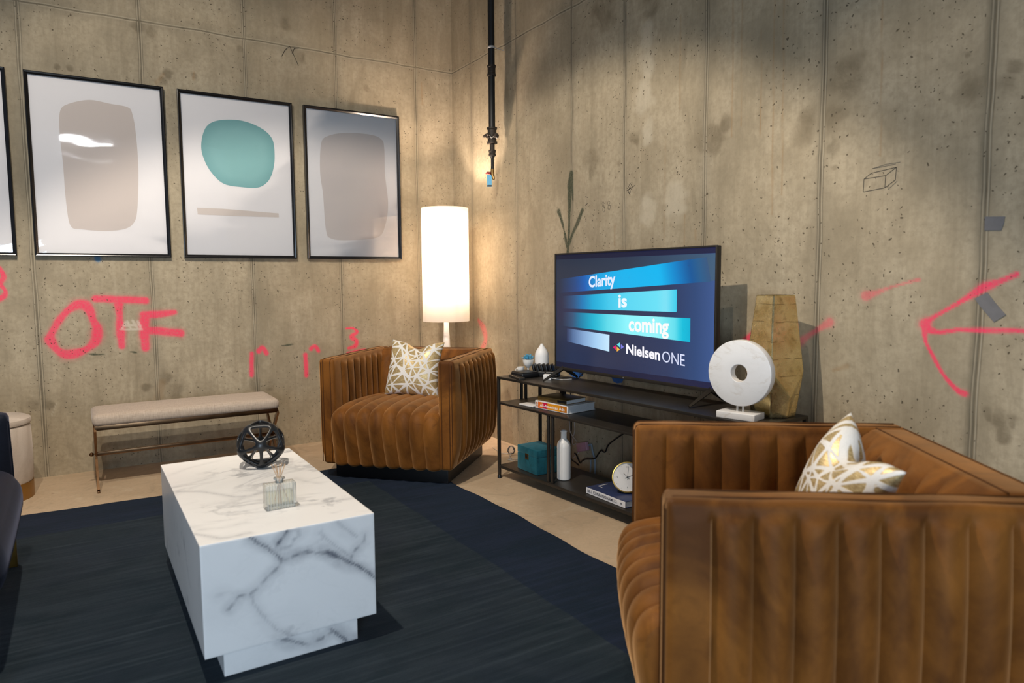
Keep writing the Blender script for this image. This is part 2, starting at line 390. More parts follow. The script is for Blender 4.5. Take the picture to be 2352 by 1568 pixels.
M['succ'] = simple('blue_succulent_leaf', (0.08, 0.33, 0.50), 0.5, var=0.4, sc=80)
M['tape'] = simple('grey_duct_tape', (0.20, 0.195, 0.20), 0.42, 0.25, 0.06, 40)
M['wood_reed'] = simple('rattan_reed', (0.62, 0.38, 0.20), 0.7)
M['pages'] = simple('book_pages', (0.55, 0.56, 0.58), 0.8, sc=200)
M['white_cover'] = simple('white_cover', (0.74, 0.71, 0.69), 0.45, var=0.03)
M['blue_cover'] = simple('navy_book_cover', (0.022, 0.035, 0.10), 0.4)
M['brown_cover'] = simple('brown_book_cover', (0.16, 0.090, 0.022), 0.4, var=0.3, sc=20)
M['ink'] = simple('dark_ink', (0.015, 0.015, 0.03), 0.5)
M['white_ink'] = simple('white_ink', (0.85, 0.83, 0.80), 0.5, var=0.01)
M['pink_plastic'] = simple('pink_adapter', (0.42, 0.22, 0.28), 0.5)
M['grey_cable'] = simple('grey_cable', (0.22, 0.27, 0.33), 0.5)
M['white_cable'] = simple('white_cable', (0.5, 0.48, 0.46), 0.5)
M['pencil'] = simple('pencil_marks', (0.13, 0.115, 0.09), 0.8)
M['ink_line'] = simple('marker_marks', (0.03, 0.025, 0.02), 0.8)
M['sculpt'] = simple('matte_black_ceramic', (0.010, 0.011, 0.013), 0.34, var=0.2)
M['wmarble'] = marble('white_marble_small', (0.78, 0.77, 0.76), (0.52, 0.46, 0.38), 3.0, loc=(1, 2, 3))
M['tmarble'] = marble('table_marble', (0.83, 0.82, 0.81), (0.10, 0.11, 0.14), 1.0, attr=True)
M['bulbglass'] = glassy('clear_bulb_glass', (0.97, 0.96, 0.95), 0.02, milk=0.12)
M['rod'] = simple('frosted_clear_rod', (0.55, 0.53, 0.50), 0.12)
M['sheet'] = glassy('acrylic_sheet', (1, 1, 1), 0.03, True, 0.07)

def linen():
    t = NT('oatmeal_linen'); o = t.co()
    a = t.noise(t.scale(o, (30, 320, 320)), 1, 3, 0.6); b = t.noise(t.scale(o, (320, 30, 30)), 1, 3, 0.6); n = t.noise(o, 6, 3)
    f = t.M('MULTIPLY', t.M('ADD', a, b), 0.5)
    c = t.mix(t.mapr(f, 0.35, 0.65), (0.36, 0.28, 0.215), (0.56, 0.46, 0.37)); c = t.mix(t.mapr(n, .4, .7, 0, .3), c, (0.5, 0.40, 0.31))
    return t.bsdf(c, 0.85, 0, t.bump(f, 0.25, 0.002), Sheen_Weight=0.2)
M['linen'] = linen()
def pillow_mat():
    t = NT('gold_and_white_weave'); o = t.co(); a = t.n('ShaderNodeSeparateColor'); t.put(a.inputs[0], t.attr('pat')[0])
    n = t.noise(t.scale(o, (90, 90, 420)), 1, 3, 0.7)
    g = t.mix(t.mapr(n, 0.35, 0.65), (0.36, 0.24, 0.10), (0.72, 0.57, 0.30))
    wv = t.noise(o, 300, 2); w = t.mix(wv, (0.62, 0.60, 0.56), (0.82, 0.80, 0.77))
    f = t.mapr(a.outputs[0], 0.4, 0.6)
    c = t.mix(f, g, w)
    return t.bsdf(c, t.mapr(f, 0, 1, 0.42, 0.85), t.mapr(f, 0, 1, 0.45, 0.0), t.bump(t.M('ADD', f, t.M('MULTIPLY', wv, 0.4)), 0.3, 0.003))
M['pillow'] = pillow_mat()
def goldleaf():
    t = NT('hammered_brass_sheet'); o = t.co(); X = t.sep(o)
    n = t.noise(o, 9, 5, 0.6, 0.6); n2 = t.noise(o, 45, 4, 0.6)
    zz = t.M('ADD', X[2], t.M('MULTIPLY', t.noise(o, 7, 2), 0.03))
    seam = t.mapr(t.M('ABSOLUTE', t.M('SUBTRACT', t.M('FRACT', t.M('MULTIPLY', zz, 14)), 0.5)), 0.035, 0.0)
    seam = t.M('MULTIPLY', seam, t.mapr(t.noise(o, 13, 2), 0.48, 0.56))
    c = t.mix(t.mapr(n, 0.35, 0.65), (0.62, 0.46, 0.20), (0.88, 0.73, 0.40)); c = t.mix(t.mapr(n2, 0.55, 0.75, 0, 0.5), c, (0.20, 0.11, 0.03))
    c = t.mix(t.M('MULTIPLY', seam, 0.7), c, (0.07, 0.04, 0.012))
    return t.bsdf(c, t.mapr(n2, 0.3, 0.7, 0.20, 0.34), 0.97, t.bump(t.M('SUBTRACT', t.M('ADD', n, t.M('MULTIPLY', n2, 0.3)), t.M('MULTIPLY', seam, 0.3)), 0.08, 0.008))
M['goldleaf'] = goldleaf()
def rug_mat():
    t = NT('overdyed_rug_pile'); o = t.co(); X = t.sep(o)
    st = t.noise(t.scale(o, (1.6, 42, 1), rot=(0, 0, 0.03)), 1, 5, 0.65, 0.4); bl = t.noise(t.scale(o, (1, 1.9, 1)), 3.2, 5, 0.6, 0.8); pile = t.noise(o, 240, 3)
    wx = t.M('MULTIPLY', t.M('SUBTRACT', t.noise(o, 5, 4), 0.5), 0.03)
    bx = t.M('GREATER_THAN', t.M('ADD', X[0], wx), -1.175); by = t.M('GREATER_THAN', t.M('ADD', X[1], wx), -1.17)
    bord = t.M('MAXIMUM', bx, by)
    fld = t.mix(t.mapr(bl, 0.35, 0.65), (0.008, 0.0150, 0.0185), (0.019, 0.027, 0.033))
    fld = t.mix(t.mapr(t.noise(o, 1.6, 4), 0.5, 0.7, 0, 0.5), fld, (0.014, 0.019, 0.034))
    brd = t.mix(t.mapr(bl, 0.35, 0.65), (0.0035, 0.0095, 0.020), (0.0085, 0.014, 0.031))
    c = t.mix(bord, fld, brd)
    c = t.mix(t.mapr(st, 0.46, 0.66, 0, 0.75), c, t.mix(0.65, c, (0.003, 0.006, 0.009))); c = t.mix(t.mapr(st, 0.46, 0.3, 0, 0.6), c, t.mix(bord, (0.034, 0.046, 0.055), (0.013, 0.020, 0.042))); c = t.mix(t.mapr(pile, 0.35, 0.7, 0, 0.3), c, (0.006, 0.009, 0.012))
    return t.bsdf(c, 0.85, 0, t.bump(t.M('ADD', pile, t.M('MULTIPLY', st, 0.6)), 0.4, 0.004), Sheen_Weight=0.08, Sheen_Roughness=0.5, Sheen_Tint=(0.6, 0.75, 1, 1), Specular_IOR_Level=0.1)
M['rug'] = rug_mat()
def shade_mat():
    t = NT('white_fabric_shade'); o = t.co()
    w = t.noise(t.scale(o, (1, 1, 1)), 300, 2)
    tl = t.n('ShaderNodeBsdfTranslucent'); t.put(tl.inputs[0], t.mix(w, (0.37, 0.35, 0.32), (0.43, 0.41, 0.38))); df = t.n('ShaderNodeBsdfDiffuse'); t.put(df.inputs[0], (0.85, 0.83, 0.80))
    mx = t.n('ShaderNodeMixShader'); mx.inputs[0].default_value = 0.35; t.t.links.new(tl.outputs[0], mx.inputs[1]); t.t.links.new(df.outputs[0], mx.inputs[2]); t.t.links.new(mx.outputs[0], t.out.inputs[0]); return t.m
M['shade'] = shade_mat()
def emis(name, col, st):
    t = NT(name); e = t.n('ShaderNodeEmission'); t.put(e.inputs[0], col); t.put(e.inputs[1], st); t.t.links.new(e.outputs[0], t.out.inputs[0]); return t.m
def vcol_mat(name, attr='col', rough=0.6, emit=0.0, coat=0.0):
    t = NT(name); a = t.attr(attr)[0]
    if emit: return t.bsdf((0.01, 0.01, 0.012), 0.14, 0, None, Emission_Color=a, Emission_Strength=emit, Specular_IOR_Level=0.35)
    return t.bsdf(a, rough)
M['screen'] = vcol_mat('lit_screen', emit=1.0)
M['print'] = vcol_mat('printed_paper', rough=0.55)
M['dial'] = vcol_mat('printed_dial', rough=0.3)
M['bulb'] = emis('lit_bulb', (1.0, 0.78, 0.52), 30)
M['track_lens'] = emis('lit_spot_lens', (1.0, 0.86, 0.68), 12)

# world coordinates of the sprayed strokes, stains (u, z, half width) and drawn lines
STROKES=[('p',0,[(-2.679,0.853,0.019),(-2.641,0.923,0.019),(-2.585,0.993,0.019),(-2.531,1.023,0.0285),(-2.488,1.001,0.0285),(-2.465,0.927,0.019),(-2.446,0.864,0.0285),(-2.458,0.801,0.0285),(-2.501,0.756,0.019),(-2.564,0.729,0.0285),(-2.617,0.727,0.0285),(-2.658,0.76,0.019),(-2.685,0.813,0.0285),(-2.679,0.853,0.019)]),('p',0,[(-2.445,1.055,0.021),(-2.313,1.047,0.021),(-2.177,1.038,0.021)]),('p',0,[(-2.324,1.018,0.0255),(-2.323,0.943,0.017),(-2.323,0.858,0.0255),(-2.32,0.756,0.017)]),('p',0,[(-2.181,0.944,0.0285),(-2.192,0.863,0.03),(-2.191,0.738,0.022)]),('p',0,[(-2.191,0.95,0.0225),(-2.099,0.95,0.0225),(-2.014,0.96,0.015)]),('p',0,[(-2.181,0.85,0.024),(-2.084,0.839,0.024),(-1.985,0.823,0.024)]),('w',0,[(-2.313,0.868,0.005),(-2.292,0.905,0.0075)]),('w',0,[(-2.283,0.91,0.0075),(-2.266,0.866,0.005)]),('w',0,[(-2.254,0.914,0.0075),(-2.228,0.865,0.0075)]),('w',0,[(-2.226,0.908,0.0075),(-2.213,0.875,0.0075)]),('w',0,[(-2.322,0.863,0.005),(-2.209,0.859,0.0075)]),('w',0,[(-2.298,0.884,0.0075),(-2.237,0.887,0.0075)]),('b',0,[(-2.424,1.311,0.0165),(-2.42,1.29,0.0165)]),('g',0,[(-2.494,0.719,0.0023),(-2.458,0.715,0.0023),(-2.422,0.715,0.0023)]),('g',0,[(-2.273,0.721,0.0015),(-2.245,0.714,0.0015)]),('g',0,[(-1.349,0.707,0.0023),(-1.278,0.712,0.0023)]),('p',0,[(-1.553,0.666,0.0135),(-1.557,0.59,0.0135),(-1.56,0.517,0.0135)]),('p',0,[(-1.507,0.679,0.0165),(-1.481,0.703,0.0135),(-1.457,0.66,0.015)]),('p',0,[(-1.192,0.633,0.0143),(-1.19,0.562,0.0143),(-1.19,0.486,0.0143)]),('p',0,[(-1.151,0.673,0.015),(-1.123,0.691,0.012),(-1.098,0.656,0.0135)]),('p',0,[(-0.892,0.806,0.006),(-0.845,0.808,0.0075),(-0.808,0.779,0.0105),(-0.854,0.745,0.016),(-0.815,0.711,0.014),(-0.83,0.675,0.016),(-0.877,0.663,0.009)]),('p',0,[(-0.883,0.624,0.0105),(-0.822,0.635,0.0105),(-0.754,0.642,0.0105)]),('p',0,[(-2.907,1.242,0.009),(-2.89,1.189,0.0135),(-2.909,1.15,0.0135),(-2.887,1.11,0.009),(-2.893,1.081,0.0135),(-2.922,1.057,0.0135)]),('f',1,[(-0.376,0.849,0.015),(-0.46,0.784,0.032),(-0.476,0.701,0.024),(-0.419,0.641,0.021)]),('p',1,[(-3.889,1.156,0.0085),(-3.843,1.134,0.008),(-3.795,1.112,0.015),(-3.728,1.066,0.007),(-3.64,1.008,0.0075),(-3.615,0.985,0.02)]),('p',1,[(-3.623,0.966,0.015),(-3.661,0.958,0.0075),(-3.733,0.97,0.007),(-3.801,0.972,0.0075),(-3.918,0.977,0.0075),(-4.046,0.983,0.008),(-4.238,0.994,0.009)]),('p',1,[(-3.615,0.983,0.015),(-3.616,0.928,0.0065),(-3.646,0.871,0.006),(-3.676,0.82,0.006),(-3.71,0.78,0.007),(-3.736,0.759,0.0095),(-3.754,0.754,0.011)]),('f',1,[(-3.39,1.08,0.019),(-3.43,1.092,0.0085)]),('f',1,[(-3.435,1.094,0.009),(-3.497,1.117,0.004),(-3.586,1.141,0.006)]),('f',1,[(-3.243,0.971,0.019),(-3.179,0.932,0.009),(-3.103,0.878,0.019)]),('p',1,[(-2.891,0.915,0.014),(-2.828,0.868,0.014)]),('g',1,[(-1.529,1.78,0.009),(-1.52,1.72,0.0135),(-1.514,1.649,0.0105),(-1.508,1.54,0.006),(-1.505,1.431,0.005),(-1.492,1.3,0.0075)]),('g',1,[(-1.4,1.566,0.009),(-1.427,1.517,0.005),(-1.458,1.441,0.004),(-1.486,1.348,0.006)]),('g',1,[(-1.636,1.555,0.006),(-1.592,1.487,0.0075),(-1.538,1.418,0.005),(-1.498,1.347,0.004)]),('g',1,[(-1.541,1.753,0.003),(-1.544,1.624,0.0023)]),('d',1,[(-2.604,1.792,0.1073),(-2.605,1.792,0.1073)]),('d',1,[(-2.695,1.846,0.0537),(-2.696,1.846,0.0537)]),('d',1,[(-3.116,1.798,0.0537),(-3.117,1.798,0.0537)]),('d',1,[(-3.091,1.733,0.0626),(-3.092,1.733,0.0626)]),('d',1,[(-3.228,1.776,0.0805),(-3.229,1.776,0.0805)]),('d',1,[(-3.288,1.91,0.1073),(-3.289,1.91,0.1073)]),('d',1,[(-3.224,1.657,0.0268),(-3.225,1.657,0.0537)]),('d',1,[(-3.744,1.769,0.0805),(-3.745,1.769,0.0805)]),('d',1,[(-3.83,1.761,0.0492),(-3.83,1.761,0.0492)]),('d',1,[(-3.85,1.804,0.0358),(-3.85,1.804,0.0358)]),('d',1,[(-1.701,1.824,0.0805),(-1.703,1.824,0.1208)]),('d',1,[(-1.957,1.782,0.0197),(-1.958,1.782,0.0295)]),('d',1,[(-3.706,1.947,0.0224),(-3.707,1.947,0.0224)]),('d',1,[(-3.711,1.88,0.0125),(-3.711,1.88,0.025)]),('d',1,[(-1.835,2.613,0.1431),(-1.837,2.613,0.1431)]),('d',1,[(-2.189,2.539,0.1073),(-2.191,2.539,0.1073)]),('d',1,[(-2.065,1.903,0.0358),(-2.067,1.903,0.0358)]),('d',1,[(-3.243,1.579,0.0179),(-3.244,1.579,0.0179)]),('d',1,[(-2.096,1.878,0.0268),(-2.097,1.878,0.0403)]),('l',1,[(-2.179,2.274,0.0537),(-2.18,2.216,0.0537)]),('l',1,[(-2.152,2.135,0.0537),(-2.153,2.076,0.0805)]),('l',1,[(-2.177,2.419,0.0537),(-2.177,2.361,0.0537)]),('l',1,[(-2.384,1.564,0.0805),(-2.385,1.507,0.0805)]),('l',1,[(-2.189,1.535,0.0626),(-2.19,1.475,0.0626)]),('l',1,[(-2.184,1.932,0.0447),(-2.184,1.873,0.0447)]),('r',1,[(-2.725,2.382,0.0045),(-2.732,1.788,0.0045)]),('r',1,[(-2.774,2.366,0.0036),(-2.781,1.822,0.0036)]),('r',1,[(-2.942,2.31,0.0027),(-2.957,1.422,0.0054)]),('r',1,[(-2.99,2.295,0.004),(-3.004,1.499,0.004)]),('r',1,[(-2.407,2.414,0.0045),(-2.408,1.974,0.0045)]),('r',1,[(-3.411,2.156,0.0027),(-3.427,1.597,0.0027)]),('r',1,[(-2.881,2.21,0.0027),(-2.888,1.761,0.0027)]),('r',1,[(-1.927,1.453,0.0045),(-1.926,1.336,0.0067)]),('r',1,[(-2.311,1.861,0.0036),(-2.311,1.326,0.0036)]),('r',1,[(-2.522,1.383,0.0072),(-2.523,1.337,0.0072)]),('r',1,[(-2.451,1.463,0.0036),(-2.452,1.32,0.0036)]),('r',1,[(-3.265,0.781,0.006),(-3.324,0.804,0.012)]),('d',1,[(-3.827,0.706,0.0256),(-3.831,0.678,0.0128)]),('d',1,[(-3.86,0.702,0.032),(-3.864,0.675,0.032)]),('d',1,[(-3.896,0.694,0.0256),(-3.901,0.667,0.0128)]),('d',1,[(-3.875,0.649,0.0288),(-3.879,0.622,0.0288)]),('d',0,[(-2.087,0.535,0.066),(-2.085,0.523,0.044)]),('d',0,[(-2.04,0.46,0.066),(-2.038,0.449,0.066)]),('d',0,[(-2.201,0.489,0.042),(-2.199,0.477,0.028)]),('d',0,[(-1.542,0.46,0.054),(-1.54,0.448,0.054)]),('d',0,[(-1.442,0.452,0.054),(-1.439,0.439,0.054)]),('d',0,[(-2.795,0.438,0.048),(-2.793,0.427,0.032)]),('d',0,[(-2.72,0.443,0.032),(-2.718,0.433,0.048)]),('d',0,[(-2.131,2.7,0.06),(-2.13,2.69,0.04)]),('d',0,[(-2.073,2.69,0.048),(-2.071,2.68,0.048)]),('d',0,[(-1.988,2.443,0.042),(-1.986,2.432,0.028)]),('d',0,[(-2.014,2.399,0.032),(-2.012,2.389,0.032)]),('d',0,[(-1.554,2.671,0.02),(-1.551,2.661,0.03)]),('d',0,[(-1.254,2.877,0.042),(-1.251,2.866,0.042)]),('d',0,[(-1.158,2.679,0.042),(-1.156,2.668,0.042)]),('d',0,[(-0.697,2.539,0.03),(-0.694,2.527,0.03)]),('d',0,[(-2.57,2.407,0.016),(-2.568,2.398,0.024)]),('d',0,[(-2.506,2.405,0.024),(-2.504,2.395,0.024)]),('d',0,[(-1.837,2.459,0.024),(-1.835,2.449,0.024)]),('l',0,[(-2.676,0.439,0.003),(-2.707,0.363,0.002)]),('r',0,[(-2.113,0.509,0.03),(-2.13,0.426,0.03)]),('r',0,[(-2.012,2.439,0.01),(-2.051,2.381,0.015)]),('r',0,[(-1.834,2.478,0.007),(-1.841,2.432,0.0105)]),('r',0,[(-0.257,2.63,0.0075),(-0.253,2.471,0.0075)])]
SKETCH=[[(-2.029,1.625),(-2.089,1.645)],[(-2.026,1.624),(-2.087,1.644)],[(-2.052,1.662),(-2.067,1.643)],[(-2.044,1.655),(-2.063,1.624)],[(-2.038,1.648),(-2.058,1.611)],[(-2.032,1.637),(-2.052,1.599)],[(-2.036,1.617),(-2.048,1.603)],[(-1.842,1.572),(-1.829,1.585),(-1.818,1.576),(-1.821,1.562),(-1.84,1.55),(-1.843,1.537),(-1.835,1.525),(-1.823,1.537),(-1.824,1.548)],[(-1.832,1.575),(-1.829,1.565),(-1.844,1.55)],[(-1.876,1.586),(-1.865,1.575),(-1.872,1.561),(-1.887,1.57),(-1.887,1.576),(-1.876,1.586)],[(-1.872,1.561),(-1.89,1.558),(-1.889,1.543),(-1.88,1.533),(-1.869,1.544),(-1.872,1.561)],[(-1.665,1.631),(-1.691,1.62)],[(-1.668,1.583),(-1.688,1.589),(-1.663,1.577)],[(-1.733,1.522),(-1.745,1.512),(-1.733,1.513)],[(-1.725,1.496),(-1.737,1.485),(-1.724,1.486)],[(-3.366,1.52),(-3.365,1.472),(-3.448,1.478),(-3.449,1.522),(-3.366,1.52)],[(-3.367,1.521),(-3.395,1.538),(-3.488,1.547),(-3.449,1.522)],[(-3.488,1.547),(-3.486,1.502),(-3.45,1.479)],[(-3.397,1.554),(-3.449,1.563),(-3.502,1.563)],[(-3.459,1.47),(-3.493,1.497)],[(-3.397,1.554),(-3.437,1.556),(-3.485,1.559)]]
ART1 = [(-2.566, 2.149), (-2.521, 2.194), (-2.416, 2.229), (-2.311, 2.22), (-2.22, 2.211), (-2.195, 2.173), (-2.182, 2.052), (-2.178, 1.845), (-2.194, 1.615), (-2.217, 1.52), (-2.275, 1.476), (-2.385, 1.462), (-2.499, 1.469), (-2.55, 1.487), (-2.565, 1.617), (-2.569, 1.845), (-2.576, 2.031)]
ART3 = [(-1.038, 2.103), (-0.995, 2.16), (-0.868, 2.197), (-0.681, 2.205), (-0.592, 2.18), (-0.571, 2.119), (-0.569, 1.924), (-0.551, 1.713), (-0.578, 1.556), (-0.64, 1.469), (-0.862, 1.443), (-0.989, 1.453), (-1.022, 1.514), (-1.035, 1.756), (-1.051, 1.916)]
ART2 = [(-1.789, 2.124), (-1.736, 2.178), (-1.641, 2.202), (-1.534, 2.201), (-1.426, 2.162), (-1.367, 2.1), (-1.357, 1.999), (-1.369, 1.907), (-1.405, 1.825), (-1.474, 1.777), (-1.583, 1.774), (-1.689, 1.789), (-1.76, 1.855), (-1.802, 1.939), (-1.814, 2.024)]
ART2B = [(-1.856, 1.626), (-1.696, 1.626), (-1.345, 1.612), (-1.344, 1.585), (-1.591, 1.583), (-1.853, 1.583)]
FV = [([(-2.162, 0.417), (-2.139, 0.394), (-2.111, 0.378), (-2.094, 0.359), (-2.075, 0.336), (-2.038, 0.336), (-1.986, 0.34), (-1.939, 0.325), (-1.892, 0.287), (-1.848, 0.26), (-1.815, 0.239), (-1.784, 0.209)], 1), ([(-2.075, 0.336), (-2.092, 0.356), (-2.081, 0.387), (-2.055, 0.418)], 0.9), ([(-2.055, 0.418), (-2.025, 0.418), (-2.015, 0.4), (-2.041, 0.384), (-2.052, 0.365), (-2.072, 0.367)], 0.35), ([(-1.867, 0.287), (-1.847, 0.316), (-1.824, 0.333), (-1.815, 0.353)], 0.55), ([(-2.075, 0.331), (-2.094, 0.306), (-2.119, 0.286), (-2.159, 0.254), (-2.202, 0.25), (-2.221, 0.224)], 0.6), ([(-2.159, 0.254), (-2.155, 0.217), (-2.138, 0.176), (-2.1, 0.118), (-2.051, 0.093)], 0.3), ([(-1.964, 0.389), (-1.928, 0.349), (-1.864, 0.297)], 0.35), ([(-1.91, 0.411), (-1.884, 0.384), (-1.851, 0.355)], 0.3), ([(-2.22, 0.264), (-2.256, 0.269)], 0.2), ([(-1.996, 0.353), (-1.959, 0.367), (-1.953, 0.398)], 0.25)]
TVN = [([(-2.287, -2.287), (-2.216, -2.321), (-2.171, -2.387), (-2.128, -2.461), (-2.074, -2.473), (-2.011, -2.445)], 0.6), ([(-2.287, -2.214), (-2.229, -2.201), (-2.152, -2.158)], 0.35), ([(-2.296, -2.757), (-2.254, -2.817), (-2.236, -2.845), (-2.161, -2.846)], 0.6), ([(-2.275, -2.737), (-2.221, -2.756), (-2.151, -2.748)], 0.3), ([(-1.966, -2.676), (-1.901, -2.687), (-1.844, -2.692), (-1.783, -2.687)], 0.55), ([(-2.085, -2.161), (-2.014, -2.179), (-1.918, -2.155)], 0.4), ([(-1.991, -2.358), (-1.894, -2.342), (-1.833, -2.462)], 0.25), ([(-2.279, -2.033), (-2.204, -1.965), (-2.094, -1.912)], 0.25)]
PV = [([(-2.075, 0.073), (-2.039, 0.05), (-2.003, 0.039), (-1.955, 0.041), (-1.916, 0.056)], 0.7), ([(-1.921, 0.066), (-1.9, 0.043), (-1.873, 0.015), (-1.845, 0.004)], 1)]

# ------------------------------------------------------------------ room shell
def crom(P):
    out = []; cl = P[0][:2] == P[-1][:2]; n = len(P)
    for i in range(n - 1):
        p0 = P[i - 1] if i > 0 else (P[-2] if cl else P[0]); p1 = P[i]; p2 = P[i + 1]; p3 = P[i + 2] if i + 2 < n else (P[1] if cl else P[-1])
        for k in range(5):
            t = k / 5; out.append(tuple(0.5 * (2 * p1[j] + (p2[j] - p0[j]) * t + (2 * p0[j] - 5 * p1[j] + 4 * p2[j] - p3[j]) * t * t + (3 * p1[j] - p0[j] - 3 * p2[j] + p3[j]) * t ** 3) for j in range(3)))
    out.append(P[-1]); return out
def wall_grid(name, ax, length, fine, height, res, mat, thick=0.2):
    """front face grid carries the sprayed marks, stains as attributes; a solid wall behind it"""
    us = np.concatenate([np.arange(0, -fine, -res), np.linspace(-fine, -length, 40)]); zs = np.arange(0.2, 2.9, res)
    zs = np.concatenate([[0.0, 0.1], zs, [3.0, 3.35, height]]); nu, nz = len(us), len(zs)
    Ug, Zg = np.meshgrid(us, zs, indexing='ij')
    V = np.zeros((nu * nz, 3), dtype=np.float32); V[:, ax] = Ug.ravel(); V[:, 2] = Zg.ravel()
    a = (np.arange(nu - 1)[:, None] * nz + np.arange(nz - 1)[None, :]).ravel()
    F = np.stack([a, a + 1, a + nz + 1, a + nz], 1)
    if ax == 1: F = F[:, ::-1]
    paint = np.zeros((len(V), 3)); stain = np.zeros((len(V), 4))
    u = V[:, ax].astype(float); z = V[:, 2].astype(float)
    rs = np.random.RandomState(5 + ax)
    wob = (np.sin(u * 61 + z * 23) + np.sin(u * 37 - z * 71) + np.sin(z * 97 + u * 11)) / 3
    for kind, wl_, pts in STROKES:
        if wl_ != ax: continue
        if kind in 'pgf' and len(pts) > 2: pts = crom(pts)
        if kind == 'g': pts = [(a_, b_, max(c_ * 1.35, .0075) if len(pts) > 3 and c_ > .004 else c_) for a_, b_, c_ in pts]
        rmax = max(p[2] for p in pts) * (2.2 if kind in 'pgwbf' else 1.7)
        sel = np.where((u > min(p[0] for p in pts) - rmax) & (u < max(p[0] for p in pts) + rmax) & (z > min(p[1] for p in pts) - rmax) & (z < max(p[1] for p in pts) + rmax))[0]
        if not len(sel): continue
        us_, zs_ = u[sel], z[sel]; q = np.full(len(sel), 1e9)
        for (x0, z0, r0), (x1, z1, r1) in zip(pts[:-1], pts[1:]):
            dx, dz = x1 - x0, z1 - z0; L = max(dx * dx + dz * dz, 1e-9)
            t = np.clip(((us_ - x0) * dx + (zs_ - z0) * dz) / L, 0, 1)
            d = np.hypot(us_ - x0 - t * dx, zs_ - z0 - t * dz); r = np.maximum(r0 + (r1 - r0) * t, 0.003)
            q = np.minimum(q, d / r)
        if kind in 'pgwbf':
            q = q * (1 + 0.10 * wob[sel]); m = 1 - sstep(q, 0.62, 1.42); halo = 0.16 * (1 - sstep(q, 1.0, 2.1))
            m = np.maximum(m, halo)
            if kind == 'g': m = 1 - sstep(q, 1.05, 1.9)
            if kind == 'f': m = m * 0.5
            if kind in 'pf': paint[sel, 0] = np.maximum(paint[sel, 0], m)
            elif kind == 'g': paint[sel, 1] = np.maximum(paint[sel, 1], m)
            elif kind == 'w': paint[sel, 2] = np.maximum(paint[sel, 2], m * .8)
            else: stain[sel, 3] = np.maximum(stain[sel, 3], m)
        else:
            q = q * (1 + 0.22 * wob[sel]); m = 1 - sstep(q, 0.35, 1.25)
            k = {'d': 0, 'r': 1, 'l': 2}[kind]; stain[sel, k] = np.maximum(stain[sel, k], m * (0.8 if k == 0 else 1))
    if stain[:, 3].max() <= 0: pass
    me = bpy.data.meshes.new(name)
    b = len(V)
    # body of the wall behind the face
    o0 = [0, 0, 0]; lo = [0, 0, 0]; hi = [0, 0, 0]
    oth = 1 - ax
    lo[ax] = -length; hi[ax] = 0.0; lo[oth] = 0.0; hi[oth] = thick; lo[2] = 0; hi[2] = height
    BV, BF = gridbox(*[np.array([lo[i], hi[i]], dtype=float) for i in range(3)])
    BF = [f for f in BF if not all(abs(BV[i][oth]) < 1e-6 for i in f)]
    V2 = np.concatenate([V, BV.astype(np.float32)]); nf = len(F) + len(BF)
    me.vertices.add(len(V2)); me.vertices.foreach_set('co', V2.ravel())
    loops = np.concatenate([F.ravel(), np.array(BF).ravel() + b]).astype(np.int32)
    me.loops.add(len(loops)); me.loops.foreach_set('vertex_index', loops)
    me.polygons.add(nf); me.polygons.foreach_set('loop_start', np.arange(nf, dtype=np.int32) * 4)
    me.polygons.foreach_set('use_smooth', [False] * nf)
    me.update(calc_edges=True); me.validate()
    for nm, arr in (('paint', paint), ('stain', stain)):
        at = me.color_attributes.new(nm, 'FLOAT_COLOR', 'POINT'); d = np.zeros((len(V2), 4), dtype=np.float32); d[:len(V), :arr.shape[1]] = arr
        if arr.shape[1] == 3: d[:, 3] = 1
        at.data.foreach_set('color', d.ravel())
    me.materials.append(mat)
    o = bpy.data.objects.new(name, me); C.objects.link(o); o['kind'] = 'structure'; return o
wall_left = wall_grid('wall_left', 0, 4.6, 3.3, 3.7, 0.0065, M['wall_l'])
wall_right = wall_grid('wall_right', 1, 9.2, 4.5, 3.7, 0.0065, M['wall_r'])
MB().box((-4.6, -9.2, -0.15), (0.2, 0.2, 0.0)).go('floor', M['floor'], smooth=False)['kind'] = 'structure'
MB().box((-4.6, -9.2, 3.7), (0.2, 0.2, 3.85)).go('ceiling', M['ceil'], smooth=False)['kind'] = 'structure'
# little pencil drawings on the wall: thin graphite lines lying on the concrete
for nm_, rng, mt in (('marker_sketch', range(0, 18), 'ink_line'), ('pencil_sketch', range(18, len(SKETCH)), 'pencil')):
  mb = MB()
  for k in rng:
    pl = SKETCH[k]
    for (y0, z0), (y1, z1) in zip(pl[:-1], pl[1:]):
        d = Vector((y1 - y0, z1 - z0)); n = Vector((-d.y, d.x)).normalized() * (0.0013 if k < 7 else 0.0010); X = -0.0008
        mb.add([(X, y0 + n.x, z0 + n.y), (X, y0 - n.x, z0 - n.y), (X, y1 - n.x, z1 - n.y), (X, y1 + n.x, z1 + n.y)], [(0, 1, 2, 3)])
  mb.go(nm_, M[mt], wall_right, smooth=False)
mb = MB()
for pl in ([(-1.285, 2.66), (-1.262, 2.705), (-1.23, 2.735), (-1.19, 2.65)], [(-1.215, 2.69), (-1.20, 2.725), (-1.165, 2.735)], [(-1.19, 2.65), (-1.175, 2.615)]):
    mb.tube([(x, -0.004, z) for x, z in pl], 0.0016, 5)
mb.go('rebar_tie_wire', M['rust'], wall_left)

